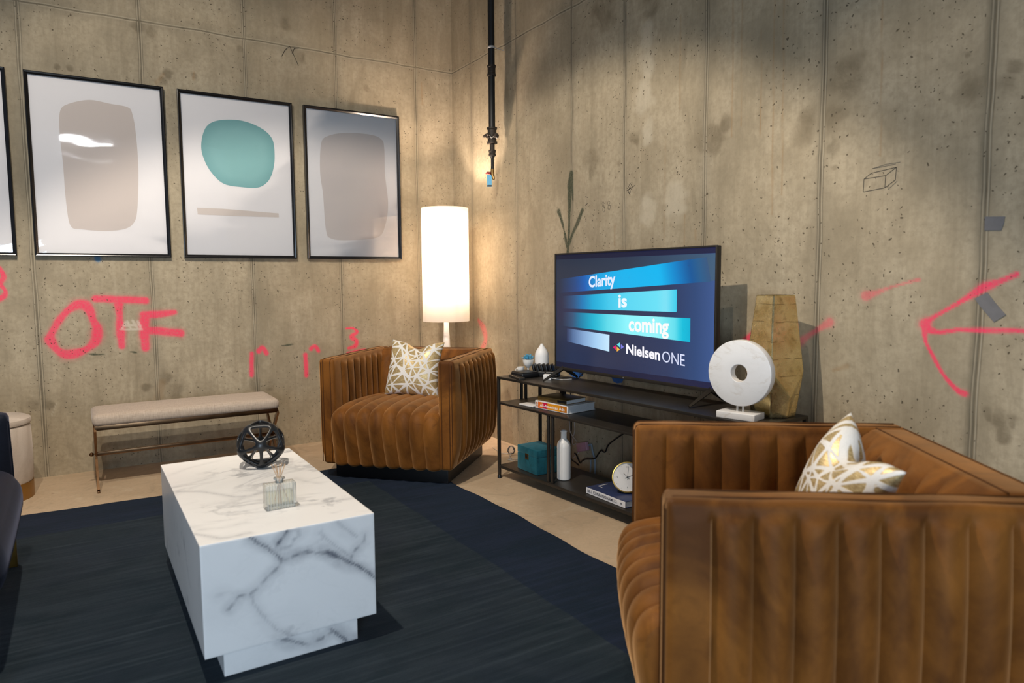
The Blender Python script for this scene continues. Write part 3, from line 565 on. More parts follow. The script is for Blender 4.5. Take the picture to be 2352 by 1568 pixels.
# duct tape on the right wall
def tape(poly, label):
    mb = MB(); n = len(poly)
    V = [(-0.0005, y, z) for y, z in poly] + [(-0.0030, y, z) for y, z in poly]
    mb.add(V, [tuple(range(n)), tuple(range(2 * n - 1, n - 1, -1))] + [(i, i + n, (i + 1) % n + n, (i + 1) % n) for i in range(n)])
    tag(mb.go('duct_tape', M['tape'], smooth=False), label, 'tape', 'strips of duct tape on the wall')
tape([(-3.789, 1.346), (-3.848, 1.342), (-3.846, 1.320), (-3.839, 1.298), (-3.79, 1.301)], 'small square grey duct tape patch stuck level on the right concrete wall')
tape([(-3.785, 1.085), (-3.808, 1.098), (-3.836, 1.061), (-3.866, 1.026), (-3.832, 1.001), (-3.79, 1.050), (-3.771, 1.076)], 'slanted grey duct tape strip on the wall between two strokes of the pink arrow')

# ------------------------------------------------------------------ rug
def rug():
    xs = np.concatenate([[-4.1], np.arange(-4.05, -0.79, 0.05), [-0.785]]); ys = np.concatenate([[-4.25], np.arange(-4.2, -0.81, 0.05), [-0.805]])
    V, F = gridbox(xs, ys, np.array([0.0005, 0.0055, 0.008]))
    ed = (np.abs(V[:, 0] - xs[-1]) < 1e-6); V[ed, 0] += 0.008 * np.sin(V[ed, 1] * 5.3) + 0.004 * np.sin(V[ed, 1] * 17)
    ed = (np.abs(V[:, 1] - ys[-1]) < 1e-6); V[ed, 1] += 0.010 * np.sin(V[ed, 0] * 4.1 + 1) + 0.004 * np.sin(V[ed, 0] * 15)
    o = mk('area_rug', V, F, M['rug'], angle=40)
    tag(o, 'dark slate blue overdyed area rug with a navy border on the concrete floor', 'rug')
rug()
RZ = 0.008

# ------------------------------------------------------------------ tub armchairs
AW, AD, AH, AT, AB = 0.8147, 0.7971, 0.6991, 0.0923, 0.0901
def rib_axis(lo, hi, first, pitch, sub=8):
    seams = [first + pitch * k for k in range(40) if first + pitch * k < hi - 0.02]
    edges = [lo] + seams + [hi]; u = []
    for a, b in zip(edges[:-1], edges[1:]): u += list(a + (b - a) * (0.5 - 0.5 * np.cos(np.linspace(0, PI, sub + 1)[:-1])))
    return np.array(u + [hi]), np.array(edges)
def rib_prof(u, edges):
    i = np.clip(np.searchsorted(edges, u, side='right') - 1, 0, len(edges) - 2)
    t = np.clip((u - edges[i]) / (edges[i + 1] - edges[i]), 0, 1)
    return np.clip(1 - (2 * t - 1) ** 2, 0, 1) ** 0.95, i
def arm_mesh(side):
    ys, E = rib_axis(0, AD, 0.090, 0.0815)
    r = 0.016
    ys = np.unique(np.concatenate([ys, [0.004, 0.009, r, AD - r, AD - .008]]))
    zs = np.concatenate([[AB, AB + .008, AB + r, AB + .03, AB + .06], np.linspace(AB + .1, AH - .08, 14), [AH - .06, AH - .045, AH - .034, AH - .026, AH - r, AH - .008, AH]])
    xs = np.array([0, .005, r, .03, AT / 2, AT - .03, AT - r, AT - .005, AT])
    V, F = gridbox(xs, ys, zs); V0 = V.copy(); V = roundv(V, r)
    y, z = V0[:, 1], V0[:, 2]; pr, seg = rib_prof(y, E)
    zm = sstep(z, AB, AB + .07) * (1 - sstep(z, AH - .042, AH - .022)); ym = sstep(y, 0.0, 0.02)
    amp = np.where(seg == 0, 0.005, 0.026)
    bulge = 0.020 * np.sin(PI * np.clip((z - AB) / (AH - AB), 0, 1)) * sstep(y, 0, .12)
    outer = V0[:, 0] <= 1e-6; inner = V0[:, 0] >= AT - 1e-6
    V[outer, 0] -= (pr * amp * zm * ym + bulge * 0.9)[outer] - 0.009 * zm[outer] * (seg[outer] > 0)
    V[inner, 0] += (pr * np.where(seg == 0, 0.003, 0.017) * zm * ym + bulge * 0.35)[inner] - 0.004 * zm[inner] * (seg[inner] > 0)
    # tuck the bottom edge under on the outside
    k = (1 - sstep(z, AB, AB + .12)) * (V0[:, 0] < AT * .4); V[:, 0] += k * 0.018
    # soft, slightly uneven top
    V[:, 2] += 0.0015 * np.sin(y * 23 + side) * sstep(z, AH - .05, AH)
    V[:, 0] -= AW / 2
    if side > 0: V[:, 0] *= -1; F = [f[::-1] for f in F]
    return V, F
def back_mesh():
    x0, x1 = -AW / 2 + AT - .004, AW / 2 - AT + .004
    xs, E = rib_axis(x0, x1, x0 + .079, .079)
    xs = np.unique(np.concatenate([xs, [x0 + .012, x1 - .012]]))
    y0, y1 = 0.675, AD; r = 0.018
    ys = np.array([y0, y0 + .006, y0 + r, (y0 + y1) / 2, y1 - r, y1 - .006, y1])
    zs = np.concatenate([[AB, AB + .01, AB + .03], np.linspace(AB + .08, AH - .08, 22), [AH - .06, AH - .045, AH - .032, AH - .024, AH - r, AH - .008, AH]])
    V, F = gridbox(xs, ys, zs); V0 = V.copy(); V = roundv(V, r); V[:, 0] = V0[:, 0]
    x, z = V0[:, 0], V0[:, 2]; pr, seg = rib_prof(x, E)
    zm = (1 - sstep(z, AH - .05, AH - .022))
    pad = np.sin(PI * np.clip((z - 0.28) / (AH - 0.012 - .28), 0, 1)) ** 0.6
    fr = V0[:, 1] <= y0 + 1e-6; V[fr, 1] -= (pr * 0.016 * zm + pad * 0.070)[fr]
    bk = V0[:, 1] >= y1 - 1e-6; zb = zm * sstep(z, AB, AB + .07); V[bk, 1] += (pr * 0.012 * zb + 0.012 * np.sin(PI * np.clip((z - AB) / (AH - AB), 0, 1)))[bk]
    return V, F
def seat_mesh():
    x0, x1 = -AW / 2 + AT - .006, AW / 2 - AT + .006
    xs, E = rib_axis(x0, x1, x0 + .0802, .0802, 10)
    P = [(0.010, AB), (0.000, AB + .012), (-0.006, .15), (-0.018, .22), (-0.030, .29), (-0.032, .345), (-0.012, .384), (.04, .402), (.12, .412), (.25, .414), (.40, .408), (.55, .398), (.66, .388)]
    Pv = []
    for i in range(len(P) - 1):
        p0 = P[max(i - 1, 0)]; p1 = P[i]; p2 = P[i + 1]; p3 = P[min(i + 2, len(P) - 1)]
        for k in range(5):
            t = k / 5; Pv.append(tuple(0.5 * ((2 * p1[j]) + (-p0[j] + p2[j]) * t + (2 * p0[j] - 5 * p1[j] + 4 * p2[j] - p3[j]) * t * t + (-p0[j] + 3 * p1[j] - 3 * p2[j] + p3[j]) * t ** 3) for j in (0, 1)))
    Pv.append(P[-1]); Pv = np.array(Pv); T = np.gradient(Pv, axis=0); T /= np.linalg.norm(T, axis=1, keepdims=True); N = np.stack([-T[:, 1], T[:, 0]], 1)
    pr, seg = rib_prof(xs, E); n = len(Pv); V = []
    cr = 1 - (xs / x1) ** 2
    for i, x in enumerate(xs):
        for j in range(n):
            s = j / (n - 1); m = sstep(np.array(s), 0, .06)
            a = pr[i] * 0.016 * m + cr[i] * 0.020 * sstep(np.array(s), .05, .3)
            V.append((x, Pv[j, 0] + N[j, 0] * a, Pv[j, 1] + N[j, 1] * a))
    nx = len(xs); F = []
    for i in range(nx - 1):
        for j in range(n - 1):
            a = i * n + j; F.append((a, a + n, a + n + 1, a + 1))
    # close: back and bottom
    b = len(V)
    for x in xs: V.append((x, Pv[-1, 0], AB))
    for i in range(nx - 1):
        F.append((i * n + n - 1, (i + 1) * n + n - 1, b + i + 1, b + i)); F.append((b + i, b + i + 1, (i + 1) * n, i * n))
    F.append(tuple([j for j in range(n)] + [b])); F.append(tuple([(nx - 1) * n + j for j in range(n - 1, -1, -1)] + [b + nx - 1]))
    return V, F
def make_armchair(label):
    root = empty('tub_armchair', (0, 0, 0), 0, label, 'armchair', 'caramel velvet channel-tufted tub armchairs')
    for s in (-1, 1):
        V, F = arm_mesh(s); arm = mk('armrest', V, F, M['velvet'], root, angle=50)
        mb = MB()
        xo = AW / 2
        def zc(y): return AH + 0.0005
        for off in (.026, AT - .020):
            x = s * (xo - off)
            mb.tube([(x, -0.0012, AB + .012), (x, -0.0012, AH - .018), (x, 0.004, AH - .006), (x, 0.016, AH + .0005), (x, AD - .02, AH + .0005)], 0.0024, 6)
        mb.tube([(s * (xo - .012), -0.0005, AB + .014), (s * (xo - .012), -0.0005, AH - .02)], 0.002, 6)
        mb.go('piping', M['seam'], arm)
    V, F = back_mesh(); bk = mk('backrest', V, F, M['velvet'], root, angle=50)
    mb = MB()
    for y in (0.70, AD - .022): mb.tube([(-AW / 2 + AT, y, AH + .0005), (AW / 2 - AT, y, AH + .0005)], .0024, 6)
    mb.go('piping', M['seam'], bk)
    V, F = seat_mesh(); mk('seat', V, F, M['velvet'], root, angle=50)
    MB().box((-AW / 2 + .06, .06, 0.0), (AW / 2 - .06, AD - .06, AB + .01), bev=.004).go('plinth_base', M['black'], root)['label'] = 'recessed black plinth'
    return root
chair_far = make_armchair('caramel velvet channel-tufted tub armchair in the corner beneath the lit floor lamp')
chair_far.location = (-1.1042, -1.2641, RZ); chair_far.rotation_euler.z = -0.8042
chair_near = copy_tree(chair_far)
chair_near.location = (-1.3212, -3.6123, RZ); chair_near.rotation_euler.z = -2.2195
chair_near['label'] = 'caramel velvet channel-tufted tub armchair in the right foreground, seen from its ribbed side'

# ------------------------------------------------------------------ throw pillows
def make_pillow(seed, dimple, w=0.358, T=0.075):
    n = 72; a = np.linspace(-1, 1, n); U, W_ = np.meshgrid(a, a, indexing='ij')
    th = T * (np.clip(1 - np.abs(U) ** 2.6, 0, 1) ** .55) * (np.clip(1 - np.abs(W_) ** 2.6, 0, 1) ** .55)
    X = U * w / 2 * (1 - .085 * (1 - W_ ** 2)); Z = W_ * w / 2 * (1 - .085 * (1 - U ** 2))
    top = sstep(W_, -.1, 1.0); Z = Z - dimple * np.exp(-((U - .08) / .38) ** 2) * top ** 1.5
    th = th * (1 - .35 * np.exp(-((U - .08) / .25) ** 2) * top)
    Y0 = 0.012 * np.sin(U * 2.3 + seed) * W_ + 0.014 * (np.abs(U * W_) ** 2)
    rs = np.random.RandomState(seed); pts = []
    g = 7
    for i in range(g):
        for j in range(g):
            pts.append(((-1.05 + 2.1 * (i + .5 * (j % 2)) / (g - 1)) + rs.uniform(-.15, .15), -1.05 + 2.1 * j / (g - 1) + rs.uniform(-.15, .15)))
    res = delaunay_2d_cdt([Vector(p) for p in pts], [], [], 0, 1e-5); E = [(pts_[0], pts_[1]) for pts_ in res[1]]; P = [tuple(v) for v in res[0]]
    m = np.zeros(U.shape)
    for k, (i, j) in enumerate(E):
        (x0, y0), (x1, y1) = P[i], P[j]; dx, dy = x1 - x0, y1 - y0; L = dx * dx + dy * dy
        t = np.clip(((U - x0) * dx + (W_ - y0) * dy) / L, 0, 1); d = np.hypot(U - x0 - t * dx, W_ - y0 - t * dy)
        wd_ = (0.020 + 0.024 * ((k * 37) % 10) / 10) * (1.35 - .7 * t)
        m = np.maximum(m, np.clip(.5 + (wd_ - d) / .028, 0, 1))
    V = []; A = []
    for sgn in (-1, 1):
        V.append(np.stack([X, Y0 + sgn * th, Z], -1).reshape(-1, 3)); A.append(m.ravel())
    F = []
    for i in range(n - 1):
        for j in range(n - 1):
            q = i * n + j; F.append((q, q + n, q + n + 1, q + 1)); F.append(tuple(x + n * n for x in (q, q + 1, q + n + 1, q + n)))
    V = np.concatenate(V); A = np.concatenate(A)
    # weld the rim
    me_idx = np.arange(2 * n * n)
    for i in range(n):
        for q in (i, (n - 1) * n + i, i * n, i * n + n - 1): me_idx[q + n * n] = q
    F = [tuple(int(me_idx[k]) for k in f) for f in F]
    return V, F, np.stack([A, A, A], 1)
def pillow(root_chair, lx, ly, lz, lean, roll, yaw, seed, dimple, label):
    V, F, A = make_pillow(seed, dimple)
    o = mk('throw_pillow', V, F, M['pillow'], angle=None, attrs={'pat': A})
    Mx = Matrix.Translation(root_chair.location) @ Matrix.Rotation(root_chair.rotation_euler.z, 4, 'Z') @ Matrix.Translation((lx, ly, lz)) @ Matrix.Rotation(yaw, 4, 'Z') @ Matrix.Rotation(lean, 4, 'X') @ Matrix.Rotation(roll, 4, 'Y')
    o.matrix_world = Mx
    return tag(o, label, 'pillow', 'gold and white patterned throw pillows')
pillow(chair_far, -0.012, 0.466, 0.594, -0.27, 0.05, 0.0, 3, 0.040, 'gold pillow with white triangle line pattern in the armchair below the lamp')
pillow(chair_near, 0.015, 0.474, 0.588, -0.30, 0.20, 0.02, 11, 0.050, 'gold and white patterned pillow peeking over the near arm of the foreground armchair')

# ------------------------------------------------------------------ marble coffee table
def seg_mask(P2, lines, wid):
    m = np.zeros(len(P2))
    for pts, w in lines:
        for k in range(len(pts) - 1):
            # break each stretch into a jittery polyline
            (x0, y0), (x1, y1) = pts[k], pts[k + 1]; L = (x1 - x0) ** 2 + (y1 - y0) ** 2 + 1e-12
            t = np.clip(((P2[:, 0] - x0) * (x1 - x0) + (P2[:, 1] - y0) * (y1 - y0)) / L, 0, 1)
            j = 0.005 * np.sin(P2[:, 0] * 70 + P2[:, 1] * 60) + 0.0012 * np.sin(P2[:, 1] * 210)
            d = np.hypot(P2[:, 0] - x0 - t * (x1 - x0) + j, P2[:, 1] - y0 - t * (y1 - y0) + j * .6)
            m = np.maximum(m, w * (1 - sstep(d, wid * .15, wid)))
    return m
def table():
    x0, x1, y0, y1, hb, h = -2.2952, -1.7864, -2.8754, -1.8496, 0.0898, 0.4201
    root = empty('coffee_table', ((x0 + x1) / 2, (y0 + y1) / 2, RZ), 0, 'low white marble block coffee table with grey veins on the blue rug', 'coffee table')
    def blk(name, lo, hi, fv, tv):
        ax = [np.linspace(lo[i], hi[i], int((hi[i] - lo[i]) / .0065) + 2) for i in range(3)]
        ax = [np.unique(np.concatenate([a, [a[0] + .0012, a[-1] - .0012]])) for a in ax]
        V, F = gridbox(*ax)
        fr = V[:, 1] < lo[1] + 1e-6; tp = V[:, 2] > hi[2] - 1e-6
        a = np.zeros((len(V), 3))
        q = V[fr][:, [0, 2]]; a[fr, 0] = seg_mask(q, fv, .0078); a[fr, 1] = seg_mask(q, fv, .035)
        if tv: q = V[tp][:, :2]; a[tp, 0] = seg_mask(q, tv, .008) * .6; a[tp, 1] = seg_mask(q, tv, .03) * .7
        V = roundv(V, .0012)
        V[:, 2] -= RZ
        o = mk(name, V, F, M['tmarble'], root, attrs={'vein': a}, angle=30)
        o.location = -root.location + Vector((0, 0, RZ)); return o
    blk('table_block', (x0, y0, hb), (x1, y1, h), FV, TVN)
    blk('plinth_base', (x0 + .054, y0 + .029, RZ), (x1 - .054, y1 - .029, hb), PV, None)
table()
TT = 0.4201

# icosahedral openwork ornament
def ornament():
    bm = bmesh.new(); bmesh.ops.create_icosphere(bm, subdivisions=1, radius=0.104)
    # orient: one joint looks to the camera side, a neighbour points straight down
    bm.verts.ensure_lookup_table(); v0 = bm.verts[0].co.normalized(); nb = bm.verts[0].link_edges[0].other_vert(bm.verts[0]).co.normalized()
    f = Vector((-0.20, -0.965, 0.13)).normalized(); t = Vector((0, 0, -1)); t = (t - f * t.dot(f)).normalized()
    a = v0; b = (nb - a * nb.dot(a)).normalized(); c = a.cross(b)
    src = Matrix((a, b, c)).transposed(); dst = Matrix((f, t, f.cross(t))).transposed()
    R = dst @ src.inverted()
    for v in bm.verts: v.co = R @ v.co
    bm.normal_update()
    bmesh.ops.inset_individual(bm, faces=bm.faces[:], thickness=0.0068, depth=0.0, use_even_offset=True)
    big = [f_ for f_ in bm.faces if len(f_.verts) == 3]
    bmesh.ops.delete(bm, geom=big, context='FACES_ONLY')
    bmesh.ops.subdivide_edges(bm, edges=bm.edges[:], cuts=1, use_grid_fill=True)
    me = bpy.data.meshes.new('openwork_sphere'); bm.to_mesh(me); bm.free(); me.materials.append(M['sculpt'])
    o = bpy.data.objects.new('openwork_sphere', me); C.objects.link(o)
    m = o.modifiers.new('s', 'SOLIDIFY'); m.thickness = 0.0135; m.offset = -0.6
    m = o.modifiers.new('b', 'SUBSURF'); m.levels = 2; m.render_levels = 2
    for p in me.polygons: p.use_smooth = True
    dg = bpy.context.evaluated_depsgraph_get(); me2 = bpy.data.meshes.new_from_object(o.evaluated_get(dg)); o.modifiers.clear(); o.data = me2
    for p in me2.polygons: p.use_smooth = True
    zmin = min(v.co.z for v in me2.vertices)
    o.location = (-1.955, -2.085, TT - zmin + .0003)
    tag(o, 'black openwork sphere of joined triangles on the marble coffee table', 'ornament')
ornament()

# reed diffuser
def diffuser():
    root = empty('reed_diffuser', (-2.022, -2.655, TT), 0.03, 'square clear glass reed diffuser on the marble coffee table', 'reed diffuser')
    t = NT('pressed_glass'); tr = t.n('ShaderNodeBsdfTransparent'); tr.inputs[0].default_value = (0.94, 0.94, 0.90, 1)
    o = t.co(); w = t.mapr(t.M('SINE', t.M('MULTIPLY', t.sep(o)[0], 700)), -1, 1)
    g = t.n('ShaderNodeBsdfGlossy'); t.put(g.inputs['Roughness'], 0.06); t.put(g.inputs['Normal'], t.bump(w, 0.2, 0.001))
    d = t.n('ShaderNodeBsdfDiffuse'); t.put(d.inputs[0], (0.80, 0.80, 0.76, 1))
    m1 = t.n('ShaderNodeMixShader'); t.put(m1.inputs[0], t.mapr(w, 0, 1, 0.22, 0.40)); t.t.links.new(tr.outputs[0], m1.inputs[1]); t.t.links.new(d.outputs[0], m1.inputs[2])
    fr = t.n('ShaderNodeFresnel'); m2 = t.n('ShaderNodeMixShader'); t.put(m2.inputs[0], fr.outputs[0]); t.t.links.new(m1.outputs[0], m2.inputs[1]); t.t.links.new(g.outputs[0], m2.inputs[2]); t.t.links.new(m2.outputs[0], t.out.inputs[0])
    mb = MB().box((-.0485, -.022, 0), (.0485, .022, .083), bev=.004)
    mb.go('glass_bottle', t.m, root)
    MB().box((-.040, -.015, .010), (.040, .015, .055), bev=.003).go('oil', glassy('scented_oil', (0.93, 0.93, 0.84), 0.1), root)
    nk = MB().lathe([(.0125, .083), (.0125, .094), (.0175, .095), (.0175, .099), (.0120, .100)], 24).go('bottle_neck', t.m, root)
    for i, (bx, by, tx, ty) in enumerate(((.002, 0, -.022, .004), (-.004, .002, -.008, -.003), (.004, -.002, .004, .004), (-.02, 0, .010, 0), (.030, 0, -.012, .006), (.006, .003, .020, -.002))):
        MB().tube([(bx, by, .012), (0.0 + bx * .05, by, .085), (tx, ty, .145 - .002 * (i % 3))], .0014, 6).go('reed', M['wood_reed'], root)
diffuser()

# ------------------------------------------------------------------ bench
def bench():
    x0, x1, y0, y1 = -2.508, -1.512, -.56, -.19
    root = empty('upholstered_bench', ((x0 + x1) / 2, (y0 + y1) / 2, 0), 0, 'long oatmeal linen bench on crossed bronze metal legs against the left wall', 'bench')
    L = -root.location
    V, F = gridbox(np.linspace(x0, x1, 44), np.linspace(y0, y1, 18), np.linspace(.366, .432, 9)); V0 = V.copy(); V = roundv(V, .028)
    cx, cy = (x0 + x1) / 2, (y0 + y1) / 2
    k = np.clip(1 - ((V0[:, 0] - cx) / (x1 - cx)) ** 4, 0, 1) * np.clip(1 - ((V0[:, 1] - cy) / (y1 - cy)) ** 2, 0, 1)
    V[:, 2] += np.where(V0[:, 2] > .43, k * .012, 0)
    mk('seat_cushion', V, F, M['linen'], root, angle=None, loc=L)
    fr = MB(); fr.box((x0 + .01, y0 + .012, .345), (x1 - .01, y0 + .034, .372), bev=.002); fr.box((x0 + .01, y1 - .034, .345), (x1 - .01, y1 - .012, .372), bev=.002)
    fr.box((x0 + .01, y0 + .034, .345), (x0 + .035, y1 - .034, .372), bev=.002); fr.box((x1 - .035, y0 + .034, .345), (x1 - .01, y1 - .034, .372), bev=.002)
    fr.go('seat_frame', M['copper'], root, loc=L)
    for xe, s in ((x0 + .012, 1), (x1 - .012, -1)):
        for a, b in (((y0 + .012, 0.012), (y1 - .012, .352)), ((y1 - .012, 0.012), (y0 + .012, .352))):
            d = Vector((0, b[0] - a[0], b[1] - a[1])).normalized(); n = Vector((0, -d.z, d.y)) * .014; P = Vector((xe, a[0], a[1])); Q = Vector((xe, b[0], b[1]))
            V = []
            for pt in (P, Q):
                for sx, sn in ((-.006, -1), (.006, -1), (.006, 1), (-.006, 1)): V.append(pt + Vector((sx, 0, 0)) + n * sn)
            MB().add(V, [(0, 1, 2, 3)[::-1], (4, 5, 6, 7), (0, 1, 5, 4), (1, 2, 6, 5), (2, 3, 7, 6), (3, 0, 4, 7)]).go('leg', M['copper'], root, smooth=False, loc=L)
        MB().box((xe - .007, y0 + .001, 0), (xe + .007, y1 - .001, .012), bev=.002).go('foot_rail', M['copper'], root, loc=L)
        c = (xe - s * .022, (y0 + y1) / 2, .182)
        MB().lathe([(0.0001, -.012), (.006, -.0104), (.0104, -.006), (.012, 0), (.0104, .006), (.006, .0104), (.0001, .012)], 20, c).tube([c, (xe, c[1], c[2])], .004, 8).go('ball_finial', M['copper'], root, loc=L)
    MB().box((x0 + .014, (y0 + y1) / 2 - .011, .171), (x1 - .014, (y0 + y1) / 2 + .011, .193), bev=.002).go('stretcher', M['copper'], root, loc=L)
bench()

# ------------------------------------------------------------------ ottoman
ot = empty('round_ottoman', (-2.99, -.36, 0), 0, 'cream velvet round ottoman with gold base band beside the navy chair', 'ottoman')
MB().lathe([(.192, .085), (.199, .10), (.2015, .25), (.199, .385), (.192, .398)], 72).go('body', M['cream'], ot)
MB().lathe([(.190, .399), (.200, .404), (.203, .416), (.200, .430), (.185, .438), (.10, .446), (.0001, .449)], 72).go('lid', M['cream'], ot)
MB().lathe([(.196, .0), (.1975, .003), (.1975, .088), (.190, .09)], 72).go('base_band', M['band'], ot)['label'] = 'brushed gold metal band'

# ------------------------------------------------------------------ navy lounge chair at the left edge
def navy():
    root = empty('lounge_chair', (-3.2, -2.05, RZ), 0, 'navy velvet lounge chair with thin gold legs, cut by the left photo edge', 'armchair')
    L = Vector((3.2, 2.05, 0))
    def side(y0, y1):
        V, F = gridbox(np.linspace(-3.62, -2.794, 26), np.array([y0, y0 + .012, y0 + .03, (y0 + y1) / 2, y1 - .03, y1 - .012, y1]), np.linspace(.235, .635, 18)); V0 = V.copy(); V = roundv(V, .026)
        k = sstep(V0[:, 2], .235, .64); V[:, 0] -= k * .006 * sstep(V0[:, 0], -3.2, -2.8)
        o = mk('side_panel', V, F, M['navy'], root, angle=None, loc=L)
        MB().tube([(-2.793, y0 + .018, .25), (-2.795, y0 + .018, .42), (-2.799, y0 + .018, .60), (-2.83, y0 + .018, .630), (-3.5, y0 + .018, .637)], .003, 6).go('piping', M['navy'], o)
    side(-1.60, -1.50); side(-2.68, -2.58)
    V, F = gridbox(np.linspace(-3.55, -2.762, 26), np.linspace(-2.575, -1.605, 26), np.linspace(.215, .435, 14)); V0 = V.copy(); V = roundv(V, .10)
    V[:, 2] += .02 * np.clip(1 - ((V0[:, 1] + 2.09) / .485) ** 2, 0, 1) * (V0[:, 2] > .43); V[:, 0] += .004 * np.clip(1 - ((V0[:, 1] + 2.09) / .485) ** 2, 0, 1) * (V0[:, 0] > -2.77)
    mk('seat_cushion', V, F, M['navy'], root, angle=None, loc=L)
    V, F = gridbox(np.linspace(-3.72, -3.56, 6), np.linspace(-2.58, -1.60, 20), np.linspace(.235, .78, 18)); V = roundv(V, .05)
    mk('backrest', V, F, M['navy'], root, angle=None, loc=L)
    for y in (-1.535, -2.645):
        MB().box((-2.835, y - .012, 0), (-2.805, y + .012, .262), bev=.002).go('leg', M['gold'], root, loc=L)
        MB().box((-3.60, y - .012, 0), (-3.57, y + .012, .262), bev=.002).go('leg', M['gold'], root, loc=L)
        MB().box((-3.57, y - .010, 0.0), (-2.835, y + .010, .014), bev=.002).go('floor_rail', M['gold'], root, loc=L)
navy()

# ------------------------------------------------------------------ framed prints on the left wall
def colgrid(): pass
def framed(x0, x1, z0, z1, shapes, label):
    root = empty('framed_print', ((x0 + x1) / 2, 0, z0), 0, label, 'framed print', 'row of black framed abstract prints')
    L = -root.location; w = .019; D = .030
    for k, (a, b) in enumerate((((x0, z0), (x0 + w, z1)), ((x1 - w, z0), (x1, z1)), ((x0 + w, z0), (x1 - w, z0 + w)), ((x0 + w, z1 - w), (x1 - w, z1)))):
        pass
    # mitred moulding as one ring
    prof = [(0, 0), (0, -D), (.004, -D - .001), (.010, -D + .001), (w, -D + .008), (w, 0)]
    V = []; F = []; cs = [(x0, z0, 1, 1), (x1, z0, -1, 1), (x1, z1, -1, -1), (x0, z1, 1, -1)]; n = len(prof)
    for cx, cz, sx, sz in cs:
        for o, d in prof: V.append((cx + sx * o, d - .0015, cz + sz * o))
    for i in range(4):
        j = (i + 1) % 4
        for k in range(n): F.append((i * n + k, j * n + k, j * n + (k + 1) % n, i * n + (k + 1) % n))
    mk('frame', V, F, M['frame'], root, smooth=False, loc=L)
    V = []; F = []; col = []
    def poly(P, y, c, edge=None):
        b = len(V)
        for x, z in P: V.append((x, y, z)); col.append(edge or c)
        cx = sum(p[0] for p in P) / len(P); cz = sum(p[1] for p in P) / len(P)
        n = len(P)
        if edge:
            for s in (.86, .70): 
                for x, z in P: V.append((cx + (x - cx) * s, y, cz + (z - cz) * s)); col.append(c if s < .8 else tuple((a + e) / 2 for a, e in zip(c, edge)))
            for q in range(2):
                for i in range(n): F.append((b + q * n + i, b + q * n + (i + 1) % n, b + (q + 1) * n + (i + 1) % n, b + (q + 1) * n + i))
            V.append((cx, y, cz)); col.append(c); m = len(V) - 1
            for i in range(n): F.append((b + 2 * n + i, b + 2 * n + (i + 1) % n, m))
        else:
            V.append((cx, y, cz)); col.append(c); m = len(V) - 1
            for i in range(n): F.append((b + i, b + (i + 1) % n, m))
    def smoothp(P, k=6):
        out = []; n = len(P)
        for i in range(n):
            p0, p1, p2, p3 = P[i - 1], P[i], P[(i + 1) % n], P[(i + 2) % n]
            for q in range(k):
                t = q / k; out.append(tuple(0.5 * (2 * p1[j] + (p2[j] - p0[j]) * t + (2 * p0[j] - 5 * p1[j] + 4 * p2[j] - p3[j]) * t * t + (3 * p1[j] - p0[j] - 3 * p2[j] + p3[j]) * t ** 3) for j in (0, 1)))
        return out
    poly([(x0 + .01, z0 + .01), (x1 - .01, z0 + .01), (x1 - .01, z1 - .01), (x0 + .01, z1 - .01)], -.012, (0.78, 0.76, 0.775))
    for k, (P, c, e) in enumerate(shapes): poly(smoothp(P) if len(P) > 7 else P, -.0125 - .0004 * k, c, e)
    F2 = []
    for f in F:
        a, b, c = (Vector(V[i]) for i in f[:3]); nrm = (b - a).cross(c - a); F2.append(f if nrm.y < 0 else f[::-1])
    mk('art_print', V, F2, M['print'], root, smooth=False, attrs={'col': col}, loc=L)
    V, F = gridbox(np.linspace(x0 + .012, x1 - .012, 2), np.array([-.0195, -.0180]), np.linspace(z0 + .012, z1 - .012, 2))
    mk('acrylic_sheet', V, F, M['sheet'], root, smooth=False, loc=L)
BEI = (0.59, 0.52, 0.485); BEI3 = (0.60, 0.545, 0.53); TEAL = (0.23, 0.455, 0.465); TEALD = (0.175, 0.385, 0.40)
Z0F, Z1F = 1.3073, 2.3536
framed(-3.525, -2.818, Z0F, Z1F, [], 'leftmost black framed print, mostly cut off by the photo edge')
framed(-2.7331, -2.0212, Z0F, Z1F, [(ART1, BEI, None)], 'black framed print of a tall beige rounded shape, second frame from the left edge')
framed(-1.9441, -1.2361, Z0F, Z1F, [(ART2, TEAL, TEALD), (ART2B, (0.63, 0.56, 0.52), None)], 'black framed print of a teal oval blob above a thin beige bar')
framed(-1.1584, -0.4575, Z0F, Z1F, [(ART3, BEI3, None)], 'black framed print of a pale taupe rounded shape, nearest the lamp corner')

# ------------------------------------------------------------------ floor lamp
lp = empty('floor_lamp', (-.320, -.480, 0), 0, 'lit floor lamp with a tall white drum shade in the wall corner', 'floor lamp')
MB().lathe([(.0, 0), (.095, 0), (.095, .012), (.088, .02), (.070, .10), (.056, .25), (.042, .42), (.030, .60), (.021, .76), (.017, .875), (.0, .876)], 40).go('lamp_base', M['ceramic'], lp)
R = .165
V, F = [], []
n = 72; prof = [(R, .862), (R, .865), (R, 1.650), (R, 1.653), (R - .0015, 1.653), (R - .0015, .862)]
for r, z in prof:
    for k in range(n): V.append((r * math.cos(2 * PI * k / n), r * math.sin(2 * PI * k / n), z))
for i in range(len(prof)):
    for k in range(n):
        a = i * n; b = ((i + 1) % len(prof)) * n; F.append((a + k, a + (k + 1) % n, b + (k + 1) % n, b + k))
mk('lamp_shade', V, F, M['shade'], lp, angle=30)
MB().tube([(0, 0, .87), (0, 0, 1.20)], .006, 8).tube([(-R, 0, 1.0), (R, 0, 1.0)], .0015, 5).tube([(0, -R, 1.0), (0, R, 1.0)], .0015, 5).go('shade_frame', M['brass'], lp)
